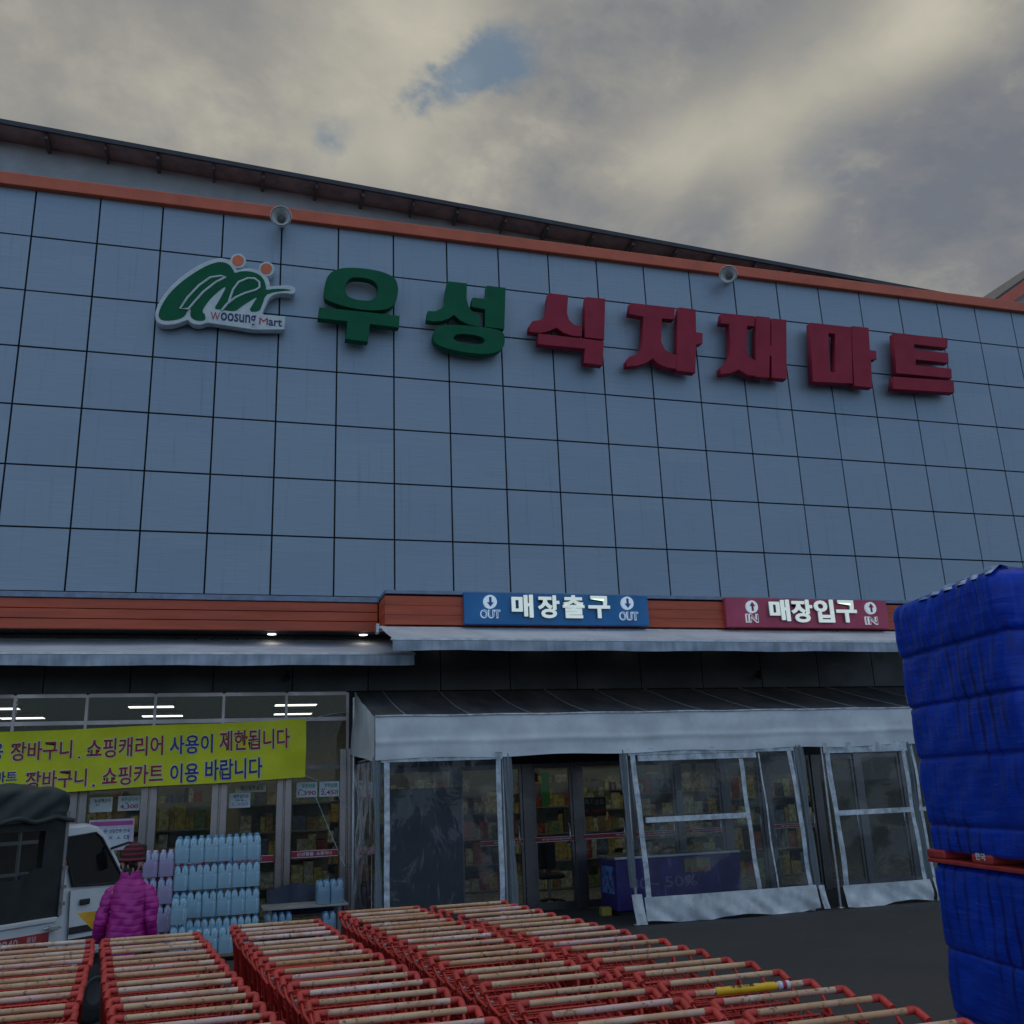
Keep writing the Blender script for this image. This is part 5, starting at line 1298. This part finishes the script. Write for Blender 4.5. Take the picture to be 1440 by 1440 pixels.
# jacket: torso and sleeves fused, quilted in horizontal bands
mb = MB()
rings = [(.74, .158, .125), (.80, .160, .130), (.90, .148, .128), (1.0, .138, .124), (1.10, .138, .120), (1.19, .142, .114), (1.255, .136, .102), (1.305, .112, .088), (1.335, .080, .076), (1.375, .074, .072), (1.40, .072, .070), (1.395, .052, .052)]
vs_ = []
for z, rx, ry in rings:
    for i in range(32):
        a = 2*PI*i/32; vs_.append((rx*math.copysign(abs(math.cos(a))**.85, math.cos(a)), ry*math.copysign(abs(math.sin(a))**.85, math.sin(a))-.005, z))
fs_ = [(k*32+i, k*32+(i+1) % 32, (k+1)*32+(i+1) % 32, (k+1)*32+i) for k in range(len(rings)-1) for i in range(32)]+[list(range(32))[::-1], list(range((len(rings)-1)*32, len(rings)*32))]
mb.add(vs_, fs_)
def quilted(mb, name, parent, quilt=.0045):
    me = mb.mesh(name); o = bpy.data.objects.new(name, me); COL.objects.link(o)
    rm = o.modifiers.new('remesh', 'REMESH'); rm.mode = 'VOXEL'; rm.voxel_size = .0075
    sm_ = o.modifiers.new('smooth', 'SMOOTH'); sm_.factor = .5; sm_.iterations = 3
    m2 = evaluated(o); nrm = [v.normal.copy() for v in m2.vertices]
    for v, nn in zip(m2.vertices, nrm):
        x, y, z = v.co
        q = ((z+.006*math.sin(x*23)+.004*math.sin(y*31))/.047) % 1; cr = -math.exp(-((q-.5)/.09)**2)*quilt
        fl_ = .0035*math.sin(x*41+z*27+2*math.sin(z*17))+.003*math.sin(x*67-z*38+y*20)*math.sin(z*23)+.006*math.sin(z*13+x*9)*math.sin(x*15+1)
        v.co += nn*(cr+fl_+.003)
    for p in m2.polygons: p.use_smooth = True
    return link(name, m2, M('magenta quilted nylon', (.40, .014, .24), .42, var=.14, vs=9, bump=.3, bs=22), parent, False)
jk = quilted(mb, 'jacket', wm)
for s in (-1, 1):
    w3 = (s*(.182 if s > 0 else .222), .07 if s > 0 else .105, .835 if s > 0 else .895)
    pts = [(s*.09, -.008, 1.262), (s*.138, -.012, 1.240), (s*.165, -.025, 1.17), (s*(.176 if s > 0 else .198), -.035, 1.03), (s*(.180 if s > 0 else .215), .0 if s > 0 else .02, .95), w3]
    sl_ = MB().tube(pts, .05, 18, True, False, [.044, .055, .052, .047, .045, .040])
    quilted(sl_, 'sleeve', jk, .0055)
skin_obj('trousers', [((0, 0, .84), (.15, .115)), ((.082, 0, .76), .094), ((.092, .05, .46), .072), ((.09, .02, .10), .058), ((-.082, 0, .76), .094), ((-.092, -.01, .46), .072), ((-.09, -.06, .10), .058)],
         [(0, 1), (1, 2), (2, 3), (0, 4), (4, 5), (5, 6)], M('dark trousers', (.02, .02, .025), .8), wm)
for s in (-1, 1):
    MB().grid(18, 9, lambda u, v, s=s: (s*.10+(.048+.012*math.sin(v*PI))*math.cos(2*PI*u)*math.sin(PI*max(.02, min(.98, v*.9+.08))), .03+.04*s+.13*math.sin(2*PI*u)*math.sin(PI*max(.02, min(.98, v*.9+.08))), .005+.085*v), True, True).build('shoe', m_rubber, wm, False)
# knit hat
def hat(u, v):
    a = 2*PI*u; th = v*PI/2
    r = .087*math.cos(th)**.55 if v < 1 else 0; z = 1.475+.125*math.sin(th)
    rib = 1+.035*math.sin(a*18)+.02*math.sin(v*30)
    return (r*rib*math.cos(a), .012+r*1.12*rib*math.sin(a), z)
hm = bpy.data.materials.new('dark red striped knit'); hm.use_nodes = True; t = NT(hm.node_tree)
p = t.new('ShaderNodeBsdfPrincipled'); ou = t.new('ShaderNodeOutputMaterial'); t.l.new(p.outputs[0], ou.inputs[0])
sp_ = t.new('ShaderNodeSeparateXYZ'); t.put(sp_.inputs[0], t.new('ShaderNodeTexCoord').outputs['Object'])
st = t.math('SINE', t.math('MULTIPLY', sp_.outputs[2], 170.)); t.put(p.inputs['Base Color'], t.mix(t.maprange(st, -.3, .5), (.035, .012, .016), (.17, .02, .035))); p.inputs['Roughness'].default_value = .9
MB().grid(72, 18, hat, True, True).build('knit_hat', hm, wm, False)
MB().tube([(.086*math.cos(2*PI*i/40), .012+.098*math.sin(2*PI*i/40), 1.478+.003*math.sin(i*3)) for i in range(40)], .012, 8, False, True).build('hat_brim', hm, wm, False)
def hair(u, v):
    a = PI+PI*u if False else -PI*1.12+PI*1.24*u
    r = (.079+.012*math.sin(u*40)+.01*math.sin(v*9+u*13))*(1-.22*(1-v))
    return (r*math.cos(a), .005+r*1.05*math.sin(a), 1.365+.115*v)
MB().grid(36, 10, hair).build('hair', M('dark hair', (.018, .013, .011), .6, var=.4, vs=40, stretch=(3, 3, .3)), wm, False)
# yellow folder in her left hand
fq = PY(122, 1296, -6.75)
fo = MB()
c_ = Vector((wq.x-.29, -6.78, .985))
ang = rad(-38)
pr_ = [(q.x, q.z) for q in (PY(a, b, -6.78) for a, b in ((108, 1284), (136, 1281), (152, 1283), (152, 1316), (129, 1306)))]
fo.prism(pr_, c_.y-.012, c_.y+.012)
f_ = fo.build('folder', M('yellow folder', (.72, .42, .02), .5, var=.15, vs=8), None); tag(f_, 'bright yellow folder held by the person in magenta, sticking out at her left', 'folder')

for o in bpy.data.objects:
    if 'label' in o and not 4 <= len(o['label'].split()) <= 16: print('LABEL', len(o['label'].split()), o['label'])
print('objects', len(bpy.data.objects))
